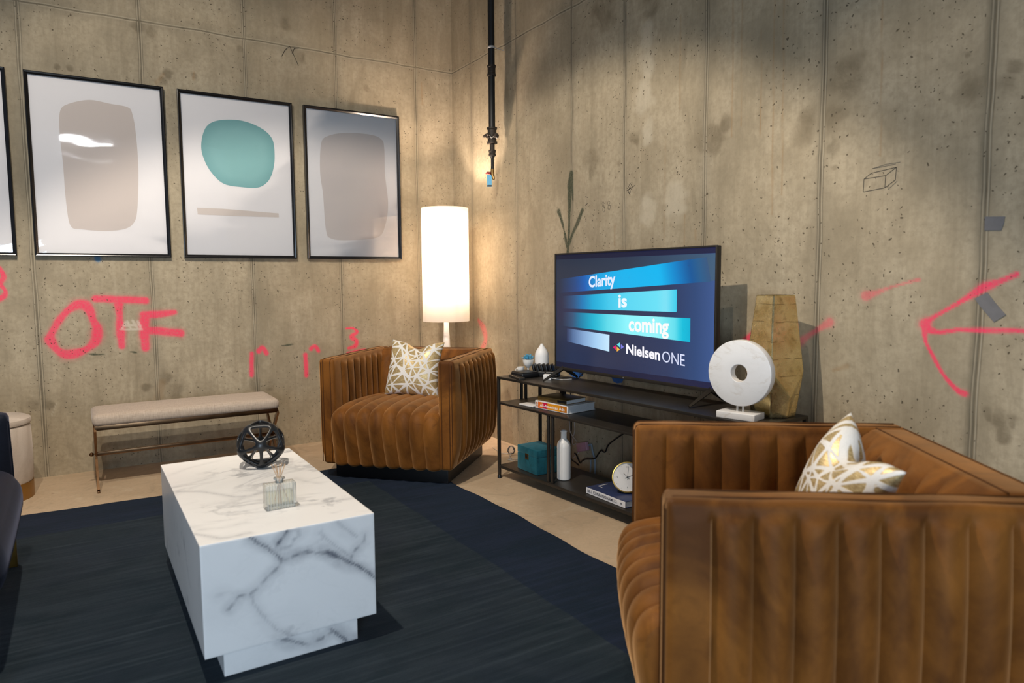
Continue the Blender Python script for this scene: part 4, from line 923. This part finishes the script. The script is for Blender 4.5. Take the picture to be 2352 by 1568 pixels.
for z in (1.08, 1.32):
    MB().lathe([(.0001, -.045), (.012, -.04), (.016, -.02), (.03, .01), (.03, .03), (.016, .05), (.0001, .055)], 16, (0, 0, z)).go('bulb', M['bulb'], lp)
    l = bpy.data.lights.new('lamp_bulb_light', 'POINT'); l.energy = 78; l.color = (1.0, 0.79, 0.62); l.shadow_soft_size = .035
    o = bpy.data.objects.new('lamp_bulb_light', l); C.objects.link(o); o.location = (-.320, -.480, z + .09)

# ------------------------------------------------------------------ gas pipe hanging down the right wall
def pipe():
    X, Y = -.08, -.738
    zz = lambda px: 2.033 - (px - 345) * .00291
    root = empty('hanging_pipe', (X, Y, 0), 0, 'black iron pipe with valves hanging down the right wall near the corner', 'pipe')
    MB().tube([(0, 0, 3.70), (0, 0, zz(295))], .0225, 20).go('main_pipe', M['pipe'], root)
    def ring(name, a, b, r, mat='rust', lip=.003):
        z1, z0 = zz(a), zz(b)
        return MB().lathe([(r - .004, z0), (r + lip, z0), (r + lip, z0 + .012), (r, z0 + .016), (r, z1 - .016), (r + lip, z1 - .012), (r + lip, z1), (r - .004, z1)], 20).go(name, M[mat], root)
    ring('coupling', 152, 176, .027)
    MB().lathe([(.0226, zz(114)), (.0245, zz(113)), (.0245, zz(110)), (.0226, zz(109))], 20).tube([(.02, -.01, zz(111)), (.03, -.045, zz(117)), (.05, -.075, zz(123)), (.055, -.078, zz(116))], .0025, 6).go('white_cable_tie', M['white_cable'], root)
    v = ring('valve_body', 293, 330, .030, lip=.005)
    MB().tube([(-.015, .0, zz(313)), (-.052, -.012, zz(314))], [.02, .014], 12).tube([(-.052, -.012, zz(314)), (-.066, -.016, zz(314))], .009, 8).tube([(-.045, .03, zz(313)), (-.054, -.05, zz(312))], .010, 8).go('valve_stem', M['rust'], v)
    MB().lathe([(.0001, -.02), (.018, -.012), (.022, 0), (.018, .012), (.0001, .02)], 16, (.005, -.040, zz(314))).go('side_plug', M['rust'], v)
    MB().tube([(-.03, -.02, zz(308)), (-.036, -.03, zz(313)), (-.03, -.038, zz(320)), (-.01, -.045, zz(316)), (.01, -.05, zz(320))], .003, 6).go('white_string', M['white_cable'], v)
    MB().tube([(0, 0, zz(330)), (0, 0, zz(346))], .017, 16).go('reducer', M['rust'], root)
    ring('union_nut', 345, 358, .022)
    MB().tube([(0, 0, zz(358)), (0, 0, zz(364))], [.02, .011], 16).tube([(0, 0, zz(364)), (0, 0, zz(390))], .0105, 14).go('narrow_pipe', M['pipe'], root)
    b = MB().tube([(0, 0, zz(388)), (0, 0, zz(402)), (.002, -.010, zz(409)), (.002, -.014, zz(413))], [.012, .013, .010, .008], 14).go('brass_valve', M['brass'], root)
    MB().tube([(-.01, .006, zz(398)), (-.028, .022, zz(397)), (-.03, .034, zz(398))], [.010, .009, .006], 10).go('red_valve_handle', M['red'], b)
    TM = Matrix.Translation((-.022, .004, 0)) @ Matrix.Rotation(math.atan2(-.53, .848), 4, 'Z')
    t = MB().box((-.016, -.0008, zz(430)), (.016, .0008, zz(402)), M=TM).go('paper_tag', M['blue_tag'], root, smooth=False)
    MB().box((-.0155, -.0012, zz(429.5)), (.0155, .0012, zz(425.5)), M=TM).go('tag_stripe', M['black'], t, smooth=False)
pipe()

# ------------------------------------------------------------------ console table
SX0, SX1, SY0, SY1 = -.512, -.192, -1.497, -3.237
def console():
    root = empty('console_table', (SX0, SY0, 0), .07, 'long dark bronze metal console shelf unit under the television along the right wall', 'console table')
    L = -root.location; st = M['steel']; r = .008
    def part(name, lo, hi, bev=.0015): return MB().box((lo[0], min(lo[1], hi[1]), lo[2]), (hi[0], max(lo[1], hi[1]), hi[2]), bev=bev).go(name, st, root, loc=L)
    part('top_shelf', (SX0, SY1, .583), (SX1, SY0, .597))
    part('middle_shelf', (SX0 + .004, SY1 + .004, .437), (SX1 - .004, SY0 - .004, .449))
    part('bottom_shelf', (SX0 + .004, SY1 + .004, .062), (SX1 - .004, SY0 - .004, .078))
    for x in (SX0 + r, SX1 - r):
        for y in (SY0 - r, SY1 + r):
            part('leg', (x - r, y - r, .018), (x + r, y + r, .583)); MB().lathe([(.0, 0), (.012, 0), (.012, .012), (.009, .02), (.0, .0201)], 16, (x, y, 0)).go('foot', M['black'], root, loc=L)
    for y in (-1.949, -1.985, -2.745, -2.781): part('support_rod', (SX0 + .010, y - .007, .078), (SX0 + .024, y + .007, .437))
    for y in (-1.509, -3.225):
        for x in (-.343, -.311): part('support_rod', (x - .007, y - .007, .449), (x + .007, y + .007, .583))
    for y in (-1.716, -1.742, -2.99, -3.016): part('support_rod', (SX1 - .022, y - .007, .449), (SX1 - .009, y + .007, .583))
console()
TZ = .597

# ------------------------------------------------------------------ television
def tv():
    s = .975; W_, H_ = 1.1112 * s, .6563 * s; ta = .0756
    rz = math.atan2(-math.cos(ta), math.sin(ta)); zb = 1.15 + (.64 - 1.15) * s
    root = empty('television', (-.2917, -1.767, TZ), rz, 'flat screen television showing white words on blue bars, on the console table', 'television')
    dz = zb - TZ
    # housing with a thin raised bezel
    mb = MB(); mb.box((.001, .004, dz + .001), (W_ - .001, .030, dz + H_ - .001), bev=.003); mb.box((.14, .028, dz + .05), (W_ - .14, .062, dz + .36), bev=.012)
    mb.go('back_housing', M['dark_plastic'], root)
    b = .0085; bz = MB()
    for lo, hi in (((0, -.003, dz), (b, .006, dz + H_)), ((W_ - b, -.003, dz), (W_, .006, dz + H_)), ((b, -.003, dz + H_ - b), (W_ - b, .006, dz + H_)), ((b, -.003, dz), (W_ - b, .006, dz + .016))): bz.box(lo, hi, bev=.0015)
    be = bz.go('bezel', M['steel'], root)
    V, F, asp = text_geo('LG', .01); h = .006; lg = MB(); 
    lg.add([(W_ * .487 + x * h * asp, -.0034, dz + .005 + y * h) for x, y in V], [f for f in F]); lg.go('bezel_badge', simple('grey_badge', (.4, .4, .4), .4), be, smooth=False)
    # lit picture
    V = []; F = []; col = []
    Y = .0030
    def lin(c): return tuple(((x / 255 + .055) / 1.055) ** 2.4 if x > 10 else x / 255 / 12.92 for x in c)
    BG = [(38, 45, 68), (40, 52, 88), (52, 78, 130)]
    def quad(q, stops, y, nv=1, n=40):
        """q: TL TR BR BL in screen metres; stops: [(t, rgb)]"""
        b = len(V)
        for i in range(n + 1):
            t = i / n
            for k in range(len(stops) - 1):
                if stops[k][0] <= t <= stops[k + 1][0] + 1e-9: f = (t - stops[k][0]) / (stops[k + 1][0] - stops[k][0]); c = tuple(stops[k][1][j] * (1 - f) + stops[k + 1][1][j] * f for j in range(3)); break
            for a, d in ((q[0], q[1]), (q[3], q[2])):
                V.append(((a[0] + (d[0] - a[0]) * t) * s, y, dz + (a[1] + (d[1] - a[1]) * t) * s)); col.append(lin(c))
        for i in range(n): F.append((b + 2 * i, b + 2 * i + 1, b + 2 * i + 3, b + 2 * i + 2))
    x0, x1 = .0085, 1.1025
    quad([(x0, .649), (x1, .649), (x1, .012), (x0, .012)], [(0, (24, 26, 46)), (1, (30, 32, 66))], Y)
    quad([(x0, .6215), (x1, .6215), (x1, .044), (x0, .044)], [(0, (36, 44, 66)), (.12, (38, 50, 80)), (.45, (42, 48, 76)), (.75, (44, 56, 92)), (.9, (48, 72, 118)), (1, (62, 88, 142))], Y - .0004)
    quad([(x0, .6205), (x1, .6205), (x1, .50), (x0, .50)], [(0, (38, 46, 64)), (.5, (44, 56, 76)), (.9, (58, 84, 112)), (1, (66, 94, 122))], Y - .0005)
    quad([(.0434, .5124), (1.0526, .6059), (1.0791, .4963), (.0432, .4357)], [(0, (38, 48, 72)), (.13, (32, 72, 130)), (.2, (12, 92, 178)), (.30, (6, 160, 224)), (.45, (0, 178, 236)), (.72, (2, 182, 240)), (.82, (4, 130, 200)), (.9, (16, 86, 150)), (.95, (40, 92, 138)), (1, (56, 86, 124))], Y - .0009)
    quad([(.0625, .4172), (.8841, .4601), (.8847, .3542), (.0624, .3473)], [(0, (38, 48, 72)), (.12, (40, 84, 128)), (.2, (16, 120, 180)), (.3, (4, 168, 214)), (.45, (60, 200, 236)), (.6, (88, 214, 242)), (.85, (104, 224, 246)), (.92, (126, 226, 246)), (1, (60, 204, 236))], Y - .0009)
    quad([(.0624, .3285), (.966, .3283), (.9669, .2187), (.0623, .2501)], [(0, (38, 48, 72)), (.1, (48, 84, 120)), (.17, (12, 128, 168)), (.27, (8, 176, 208)), (.4, (92, 218, 234)), (.55, (140, 244, 252)), (.78, (150, 244, 250)), (.9, (98, 222, 238)), (.95, (10, 190, 220)), (1, (0, 178, 212))], Y - .0009)
    quad([(.1005, .2377), (.4396, .2215), (.4386, .1329), (.1005, .1646)], [(0, (44, 56, 90)), (.15, (84, 112, 156)), (.4, (130, 164, 208)), (.7, (166, 208, 244)), (1, (200, 234, 254))], Y - .0009)
    def tri(P, c):
        b = len(V)
        for x, z in P: V.append((x * s, Y - .0013, dz + z * s)); col.append(lin(c))
        F.append((b, b + 1, b + 2))
    tri([(.4935, .1741), (.5177, .1869), (.5174, .16)], (104, 226, 236)); tri([(.4655, .1587), (.4885, .1706), (.4882, .1452)], (222, 30, 110))
    tri([(.4936, .1635), (.5172, .1495), (.4947, .1377)], (250, 180, 70)); tri([(.5233, .1783), (.5451, .1652), (.5236, .1531)], (124, 124, 226))
    def word(body, q, off, c):
        P, f, asp = text_geo(body, off); b = len(V)
        for x, y in P:
            bot = (q[3][0] + (q[2][0] - q[3][0]) * x, q[3][1] + (q[2][1] - q[3][1]) * x); top = (q[0][0] + (q[1][0] - q[0][0]) * x, q[0][1] + (q[1][1] - q[0][1]) * x)
            V.append(((bot[0] + (top[0] - bot[0]) * y) * s, Y - .0016, dz + (bot[1] + (top[1] - bot[1]) * y) * s)); col.append(lin(c))
        for k in f: F.append(tuple(i + b for i in k))
    word('Clarity', [(.2804, .5235), (.4809, .5420), (.4814, .4829), (.2805, .4685)], .030, (226, 236, 255))
    word('is', [(.5034, .4340), (.5638, .4321), (.5643, .3712), (.5039, .3667)], .030, (240, 248, 255))
    word('coming', [(.5773, .3206), (.8382, .3216), (.8392, .2498), (.5779, .251)], .030, (252, 250, 250))
    word('Nielsen', [(.5608, .1822), (.7865, .17), (.7873, .1183), (.5612, .1346)], .030, (250, 248, 255))
    word('ONE', [(.8005, .1657), (.9375, .1597), (.9386, .1037), (.8013, .1131)], -.006, (222, 228, 255))
    F2 = []
    for f in F:
        a, b_, c_ = (Vector(V[i]) for i in f[:3]); F2.append(f if (b_ - a).cross(c_ - a).y < 0 else f[::-1])
    mk('screen', V, F2, M['screen'], root, smooth=False, attrs={'col': col})
    # splayed feet
    for x in (.062, 1.055):
        for y in (-.135, .112):
            mb = MB(); d = Vector((0, y, 0)); P = [(x, .012, dz + .012), (x, .012 + (y - .012) * .25, dz - .004), (x, y, .0066)]
            mb.tube(P, [.014, .013, .006], 4); mb.go('foot', M['steel'], root, angle=20)
tv()

# ------------------------------------------------------------------ things on top of the console
v = MB().lathe([(.0, 0), (.037, 0), (.040, .004), (.0415, .04), (.0415, .105), (.0385, .125), (.029, .144), (.018, .158), (.011, .169), (.008, .178), (.005, .178), (.004, .165)], 40, (0, 0, 0)).go('bottle_vase', M['matte_white'])
v.location = (-.237, -1.557, TZ); tag(v, 'matte white bottle-shaped vase tapering to a small mouth, left of the television', 'vase')
pp = empty('potted_succulent', (-.309, -1.519, TZ), 0, 'tiny blue succulent in a white footed cup beside the white vase', 'potted plant')
MB().lathe([(.0, 0), (.016, 0), (.014, .006), (.006, .016), (.006, .036), (.014, .044), (.026, .056), (.031, .074), (.0315, .086), (.029, .086), (.026, .070), (.0, .066)], 32).go('footed_cup', M['ceramic'], pp)
rs = random.Random(4)
for k in range(16):
    a = k * 2.4; el = .10 + .07 * k; L_ = .038 - .0008 * k
    d = Vector((math.cos(a) * math.cos(el), math.sin(a) * math.cos(el), math.sin(el))); b = Vector((0, 0, .088)) + d * .004; m = b + d * L_ * .5 + Vector((0, 0, .001)); e = b + d * L_ + Vector((0, 0, .004))
    MB().tube([b, m, e], [.0045, .0058, .0008], 6).go('leaf', M['succ'], pp)
cu = empty('espresso_cup', (-.362, -1.519, TZ), 0, 'small white cup behind the black media box', 'cup')
MB().lathe([(.0, 0), (.013, 0), (.019, .012), (.021, .046), (.019, .046), (.017, .014), (.0, .010)], 28).go('cup_body', M['ceramic'], cu)
MB().tube([(-.019, .002, .038), (-.031, .004, .036), (-.031, .004, .018), (-.018, .002, .014)], .0028, 6).go('handle', M['ceramic'], cu)
o = MB().box((-.058, -.062, 0), (.058, .062, .030), bev=.010).box((-.054, -.058, .0295), (.054, .058, .0315), bev=.001).go('media_box', M['dark_plastic'])
o.location = (-.388, -1.604, TZ); tag(o, 'low rounded black media box at the left end of the console', 'media box')
rc = empty('remote_control', (-.462, -1.635, TZ), 1.35, 'slim dark remote control lying on the front left corner of the console', 'remote control')
MB().box((-.085, -.020, 0), (.085, .020, .014), bev=.004).go('shell', M['steel'], rc)
for k in range(6): MB().box((-.066 + .022 * k, -.010, .0138), (-.056 + .022 * k, .010, .0158), bev=.001).go('button', M['rust'], rc)
pw = empty('charging_dock', (-.268, -1.648, TZ), -.85, 'black ridged charging dock with six slots, left of the television', 'charging dock')
mb = MB().box((-.075, -.040, 0), (.075, .040, .030), bev=.005); mb.go('dock_base', M['dark_plastic'], pw)
for k in range(6):
    x = -.066 + .0255 * k; MB().box((x - .0065, -.034, .029), (x + .0065, .036, .070), bev=.004, M=Matrix.Translation((x, 0, .03)) @ Matrix.Rotation(-.25, 4, 'Y') @ Matrix.Translation((-x, 0, -.03))).go('divider', M['dark_plastic'], pw)
o = MB().tube([(-.30, -1.69, TZ + .02), (-.31, -1.69, TZ + .036), (-.325, -1.74, TZ + .020), (-.30, -1.775, TZ + .006), (-.25, -1.80, TZ + .005), (-.20, -1.86, TZ + .005), (-.15, -1.84, TZ + .03), (-.14, -1.80, TZ + .06)], .0032, 8).go('power_cable', M['dark_plastic'])
tag(o, 'black cable looping across the console under the left corner of the television', 'cable')
ad = empty('plug_adapter', (-.345, -1.772, TZ), -.9, 'white plug adapter with its lead behind the left television foot', 'adapter')
MB().box((-.022, -.014, 0), (.022, .014, .030), bev=.003).go('body', M['matte_white'], ad)
MB().tube([(.02, 0, .008), (.05, .005, .004), (.09, -.01, .0035), (.13, .03, .0035)], .0025, 6).go('lead', M['white_cable'], ad)
BP1 = [(-1.50, .68), (-1.655, .68), (-1.652, .60), (-1.640, .574), (-1.60, .560), (-1.555, .556), (-1.515, .572), (-1.50, .60)]
BP2 = [(-1.91, .68), (-2.01, .68), (-2.012, .60), (-1.995, .577), (-1.96, .569), (-1.93, .574), (-1.912, .594)]
for poly, lb in ((BP1, 'bright blue tape tab on the wall behind the left foot of the television'), (BP2, 'darker blue tape tab on the wall below the middle of the television')):
    n = len(poly); V = [(-.0006, y, z) for y, z in poly] + [(-.003, y, z) for y, z in poly]
    o = MB().add(V, [tuple(range(n)), tuple(range(2 * n - 1, n - 1, -1))] + [(i, i + n, (i + 1) % n + n, (i + 1) % n) for i in range(n)]).go('blue_tape', M['blue'], smooth=False)
    tag(o, lb, 'tape', 'blue tape tabs behind the television')
# marble disc sculpture
ds = empty('disc_sculpture', (-.335, -3.090, TZ), math.atan2(-.156, .040), 'white marble ring sculpture on a rectangular block beside the television', 'sculpture')
MB().box((-.080, -.046, 0), (.080, .046, .027), bev=.003).go('block_base', M['wmarble'], ds)
V = []; F = []; n = 72; R, r, T = .131, .034, .020
prof = [(r, -T + .002), (r + .002, -T), (R - .004, -T), (R - .001, -T + .0015), (R, -T + .005), (R, T - .005), (R - .001, T - .0015), (R - .004, T), (r + .002, T), (r, T - .002)]
for a, y in prof:
    for k in range(n): V.append((a * math.cos(2 * PI * k / n), y, .181 + a * math.sin(2 * PI * k / n)))
for i in range(len(prof)):
    for k in range(n): a = i * n; b = ((i + 1) % len(prof)) * n; F.append((a + k, a + (k + 1) % n, b + (k + 1) % n, b + k))
mk('ring_disc', V, F, M['wmarble'], ds, angle=30)
for x in (-.012, .012): MB().tube([(x, 0, .0265), (x, 0, .054)], .0045, 12).go('clear_rod', M['rod'], ds)
# faceted vase
def vase():
    R1, R2, Rl, Rb = .074, .112, .092, .062; c0 = math.atan2(-.5, .87)
    V = []; a0 = VA
    def ring(R, z, off, n=4): return [len(V) + k for k in range(n)], [V.append((R * math.cos(a0 + off + 2 * PI * k / n), R * math.sin(a0 + off + 2 * PI * k / n), z)) for k in range(n)]
    t, _ = ring(R1, .486, 0); m, _ = ring(R2, .185, 0); l, _ = ring(.101, .085, PI / 4); b, _ = ring(.086, 0, 0); c, _ = ring(.084, 0.0, PI / 4)
    F = []
    for k in range(4):
        j = (k + 1) % 4
        F.append((m[k], l[k], m[j], t[j], t[k])); F.append((l[(k - 1) % 4], m[k], None))
    F = [f for f in F if None not in f]
    for k in range(4):
        F.append((m[k], l[(k - 1) % 4], c[(k - 1) % 4], b[k])); F.append((l[k], m[k], b[k], c[k]))
    F.append(tuple(x for k in (3, 2, 1, 0) for x in (c[k], b[k])))
    ti = [len(V) + k for k in range(4)]; [V.append((R1 * .86 * math.cos(a0 + 2 * PI * k / 4), R1 * .86 * math.sin(a0 + 2 * PI * k / 4), .486)) for k in range(4)]
    td = [len(V) + k for k in range(4)]; [V.append((R1 * .84 * math.cos(a0 + 2 * PI * k / 4), R1 * .84 * math.sin(a0 + 2 * PI * k / 4), .30)) for k in range(4)]
    for k in range(4):
        j = (k + 1) % 4; F.append((t[k], t[j], ti[j], ti[k])); F.append((ti[k], ti[j], td[j], td[k]))
    F.append(tuple(td))
    bm = bmesh.new(); bv = [bm.verts.new(v) for v in V]
    for f in F: bm.faces.new([bv[i] for i in f])
    bmesh.ops.recalc_face_normals(bm, faces=bm.faces[:])
    bmesh.ops.bevel(bm, geom=[e for e in bm.edges], offset=.005, segments=2, profile=.6, affect='EDGES')
    bmesh.ops.triangulate(bm, faces=[f for f in bm.faces if len(f.verts) > 4])
    me = bpy.data.meshes.new('faceted_vase'); bm.to_mesh(me); bm.free(); me.materials.append(M['goldleaf'])
    o = bpy.data.objects.new('faceted_vase', me); C.objects.link(o); o.location = (-.172, -3.118, TZ)
    tag(o, 'tall faceted hammered brass vase behind the white marble ring', 'vase')
VA = 0.0
# square vase corner azimuth, so that one broad facet looks to the sofa side
VA = math.radians(-148.5)
vase()

# ------------------------------------------------------------------ books and objects on the lower shelves
def book(name, loc, rz, w, d, h, cover, label, group=None, pages=M['pages'], curl=0.0):
    root = empty(name, loc, rz, label, 'book', group)
    t = .003
    MB().box((0, 0, 0), (w, d, t), bev=.001).box((0, 0, h - t), (w, d, h), bev=.001).box((0, -.0005, 0), (w, t, h), bev=.0012).go('cover', cover, root)
    V, F = gridbox(np.linspace(.003, w - .003, 6), np.linspace(t, d - .004, 10), np.array([t, h - t]))
    mk('page_block', V, F, pages, root, angle=30)
    return root
bz = math.atan2(-.255, .035)
b1 = book('coffee_table_book', (-.440, -1.787, .4505), bz, .257, .205, .042, M['white_cover'], 'thick white art book with an orange and red spine on the middle shelf', 'books on the middle shelf')
mb = MB(); V = []; F = []; col = []
def strip(x0, x1, c, z0=.0045, z1=.0375, y=-.0011):
    b = len(V); V.extend([(x0, y, z0), (x1, y, z0), (x1, y, z1), (x0, y, z1)]); col.extend([c] * 4); F.append((b, b + 1, b + 2, b + 3))
strip(.006, .024, (.75, .72, .68)); strip(.025, .062, (.80, .16, .015)); strip(.062, .10, (.62, .004, .05)); strip(.10, .20, (.78, .30, .01)); strip(.20, .248, (.55, .17, .01))
def decal(body, x0, x1, z0, cap, y, c, off=.02, rot=False):
    P, f, asp = text_geo(body, off); b = len(V)
    for x, yy in P:
        if rot: V.append((x0 + (1 - yy) * cap, y, z0 + x * (x1)))
        else: V.append((x0 + x * (x1 - x0), y, z0 + yy * cap))
        col.append(c)
    F.extend([tuple(i + b for i in k) for k in f])
decal('All-American Ads', .040, .232, .0125, .0165, -.0018, (.9, .88, .84), .014)
decal('20', .0085, .028, .0065, .013, -.0018, (.45, .12, .02), .02, True)
mk('spine_print', V, F, vcol_mat('printed_spine', rough=.4), b1, smooth=False, attrs={'col': col})
b2 = book('paperback_book', (-.430, -1.797, .4930), bz + .04, .215, .155, .024, M['brown_cover'], 'dark brown paperback lying on the thick white art book', 'books on the middle shelf')
MB().box((.15, -.0012, .006), (.212, .0, .019)).go('spine_patch', M['black'], b2, smooth=False)
book('thin_booklet', (-.4615, -1.657, .4505), bz, .118, .14, .007, M['white_cover'], 'thin white booklet to the left of the thick art book on the middle shelf', 'books on the middle shelf')
bb = book('photography_book', (-.420, -2.215, .0795), math.atan2(-.291, .004), .291, .215, .032, M['blue_cover'], 'navy blue hardcover book with white spine under the round clock', None)
V = []; F = []; col = []
strip(0.0005, .2905, (.78, .77, .78), .0008, .0312, -.0012)
decal('BILL CUNNINGHAM', .012, .200, .0085, .015, -.0019, (.02, .02, .05), .012)
decal('ON THE', .208, .232, .0175, .005, -.0019, (.03, .03, .06), .0); decal('STREET', .208, .234, .0085, .005, -.0019, (.03, .03, .06), .0)
for k in range(8):
    a = k * PI / 4; b = len(V); cx, cz = .262, .016
    V.extend([(cx + .002 * math.cos(a - .8), -.0019, cz + .002 * math.sin(a - .8)), (cx + .0065 * math.cos(a), -.0019, cz + .0065 * math.sin(a)), (cx + .002 * math.cos(a + .8), -.0019, cz + .002 * math.sin(a + .8))]); col.extend([(.03, .03, .06)] * 3); F.append((b, b + 1, b + 2))
mk('spine_print', V, F, vcol_mat('printed_white_spine', rough=.4), bb, smooth=False, attrs={'col': col})
V = []; F = []; col = []
for (x0, x1, y0, y1) in ((.022, .026, .06, .12), (.022, .060, .055, .058)):
    b = len(V); V.extend([(x0, y0, .0324), (x1, y0, .0324), (x1, y1, .0324), (x0, y1, .0324)]); col.extend([(.6, .6, .68)] * 4); F.append((b, b + 1, b + 2, b + 3))
mk('cover_lettering', V, F, M['white_ink'], bb, smooth=False)
# clock
ck = empty('table_clock', (-.315, -2.402, .1120), -.62, 'round white table clock with a thin gold rim on the navy book', 'clock')
MR = Matrix.Translation((0, 0, .078)) @ Matrix.Rotation(-.16, 4, 'X') @ Matrix.Rotation(PI / 2, 4, 'X')
MB().lathe([(.0, -.040), (.055, -.040), (.068, -.02), (.073, .0), (.0745, .012), (.0745, .016), (.070, .0165), (.069, .012), (.0, .0118)], 56, M=MR).go('case', M['gold'], ck)
V = []; F = []; col = []
for k in range(56): V.append((.0688 * math.cos(2 * PI * k / 56), .0688 * math.sin(2 * PI * k / 56), .0126)); col.append((.78, .76, .73))
F.append(tuple(range(56)))
def bar(a, r0, r1, w, z=.0132, c=(.02, .02, .02)):
    b = len(V); d = Vector((math.sin(a), math.cos(a))); n = Vector((d.y, -d.x)) * w
    for r, s in ((r0, 1), (r0, -1), (r1, -1), (r1, 1)): V.append((d.x * r + n.x * s, d.y * r + n.y * s, z)); col.append(c)
    F.append((b + 3, b + 2, b + 1, b))
for k in range(12): bar(k * PI / 6, .058, .064, .0005, c=(.35, .33, .3))
for body, a in (('12', 0), ('3', PI / 2), ('6', PI), ('9', 1.5 * PI)):
    P, f, asp = text_geo(body, 0); b = len(V); h = .009
    for x, y in P: V.append((math.sin(a) * .049 + (x - .5) * h * asp, math.cos(a) * .049 + (y - .5) * h, .0131)); col.append((.2, .19, .18))
    F.extend([tuple(i + b for i in q) for q in f])
V = [tuple(MR @ Vector(v)) for v in V]
mk('dial', V, F, M['dial'], ck, smooth=False, attrs={'col': col})
def hand(a, L_, w, name):
    d = Vector((math.sin(a), math.cos(a))); n = Vector((d.y, -d.x)) * w; P = [(-d.x * .012 + n.x, -d.y * .012 + n.y), (-d.x * .012 - n.x, -d.y * .012 - n.y), (d.x * L_ - n.x * .4, d.y * L_ - n.y * .4), (d.x * L_ + n.x * .4, d.y * L_ + n.y * .4)]
    MB().prism(P, .0136, .0143, M=MR).go(name, M['black'], ck, smooth=False)
hand(-.75, .027, .0014, 'hour_hand'); hand(1.20, .045, .0012, 'minute_hand'); hand(.12, .055, .0005, 'second_hand')
MB().box((-.032, -.010, 0), (.032, .030, .012), bev=.002).go('clock_stand', M['black'], ck)
# teal box
tb = empty('velvet_box', (-.375, -1.722, .0795), -PI / 2, 'teal velvet jewellery box with a brass clasp on the bottom shelf', 'box')
MB().box((-.100, -.078, 0), (.100, .078, .094), bev=.003).go('box_body', M['teal'], tb)
MB().box((-.100, -.078, .0955), (.100, .078, .136), bev=.003).go('lid', M['teal'], tb)
MB().box((-.016, -.081, .070), (.016, -.0775, .102), bev=.001).go('clasp', M['brass'], tb)
MB().box((-.009, -.0825, .076), (.007, -.0805, .092), bev=.001).go('clasp_hollow', M['black'], tb)
bo = MB().lathe([(.0, 0), (.033, 0), (.0365, .004), (.037, .02), (.037, .175), (.0355, .192), (.030, .206), (.021, .215), (.0165, .221), (.0160, .255), (.0180, .258), (.0180, .264), (.0145, .265), (.0135, .230)], 40).go('ceramic_bottle', M['ceramic'])
bo.location = (-.367, -1.952, .0795); tag(bo, 'tall glossy white ceramic bottle with narrow neck on the bottom shelf', 'bottle')
o = MB().lathe([(.0, 0), (.026, 0), (.029, .004), (.029, .145), (.026, .152), (.0, .152)], 32).go('ceramic_canister', M['ceramic'])
o.location = (-.318, -1.878, .0795); tag(o, 'plain white ceramic canister mostly hidden behind the tall white bottle', 'canister')
# wires behind the shelf
def wire(name, pts, r, mat, label):
    P = [Vector(p) for p in pts]; out = []
    for i in range(len(P) - 1):
        p0, p1, p2, p3 = P[max(i - 1, 0)], P[i], P[i + 1], P[min(i + 2, len(P) - 1)]
        for k in range(6):
            t = k / 6; out.append(0.5 * (2 * p1 + (p2 - p0) * t + (2 * p0 - 5 * p1 + 4 * p2 - p3) * t * t + (3 * p1 - p0 - 3 * p2 + p3) * t ** 3))
    out.append(P[-1]); return tag(MB().tube(out, r, 8).go(name, M[mat]), label, 'cable')
X = -.030
wire('power_cable', [(X, -1.56, .56), (X, -1.568, .28), (X, -1.562, .214), (X, -1.562, .157), (X, -1.559, .10), (X, -1.565, .059), (X, -1.609, .046), (X, -1.645, .036)], .0045, 'dark_plastic', 'black power cable hanging straight down the wall behind the tall white bottle')
wire('power_cable', [(X, -2.11, .34), (X, -2.016, .284), (X, -1.922, .217), (X, -1.89, .168), (X, -1.852, .168), (X, -1.808, .119), (X, -1.774, .102), (X, -1.71, .087), (X, -1.675, .068), (X, -1.655, .053), (X, -1.621, .094), (X, -1.602, .10)], .0045, 'dark_plastic', 'crooked black cable rising to the right behind the console, above the clock')
wire('charger_cable', [(X + .006, -1.585, .42), (X + .006, -1.593, .284), (X + .006, -1.596, .239), (X + .006, -1.573, .174), (X + .012, -1.575, .145), (X + .012, -1.602, .158), (X + .012, -1.627, .117), (X + .012, -1.609, .091), (X + .012, -1.575, .065)], .0025, 'white_cable', 'thin white cable tangled behind the console near the pink adapter')
wire('charger_cable', [(X - .008, -1.56, .30), (X - .008, -1.568, .23), (X - .008, -1.608, .196), (X - .008, -1.639, .180)], .0025, 'white_cable', 'short white cable running down into the pink adapter')
o = wire('grey_cable', [(X + .015, -1.716, .169), (X + .015, -1.745, .179), (X + .015, -1.756, .144), (X + .015, -1.779, .091), (X + .015, -1.78, .006)], .006, 'grey_cable', 'pale grey cable standing against the wall right of the pink adapter')
wire('grey_cable', [(X + .013, -1.742, .10), (X + .013, -1.742, .05), (X + .013, -1.739, .006)], .005, 'grey_cable', 'shorter pale grey cable against the wall beside the taller grey one')
pa = MB().box((-.012, -.050, -.026), (.012, .050, .026), bev=.006).go('power_adapter', M['pink_plastic'])
pa.location = (-.022, -1.672, .152); pa.rotation_euler = (-.3, 0, 0); tag(pa, 'pinkish power adapter hanging in the wires behind the console', 'adapter')
# string light on the floor in the corner
sl = empty('clear_bulb_lamp', (-.17, -1.10, 0), 0, 'unlit clear glass bulb with white wire on the floor behind the console leg', 'bulb')
MB().lathe([(.0001, .005), (.018, .012), (.027, .03), (.024, .048), (.012, .062), (.0001, .064)], 24).go('glass_bulb', M['bulbglass'], sl)
MB().tube([(0, 0, .012), (-.04, -.04, .004), (-.06, -.09, .004), (-.02, -.13, .005), (-.07, -.15, .004), (-.09, -.10, .008), (-.04, -.07, .004)], .0025, 6).tube([(0, 0, .012), (-.03, .07, .004), (-.02, .16, .004), (0, .24, .004)], .002, 6).go('wire', M['white_cable'], sl)
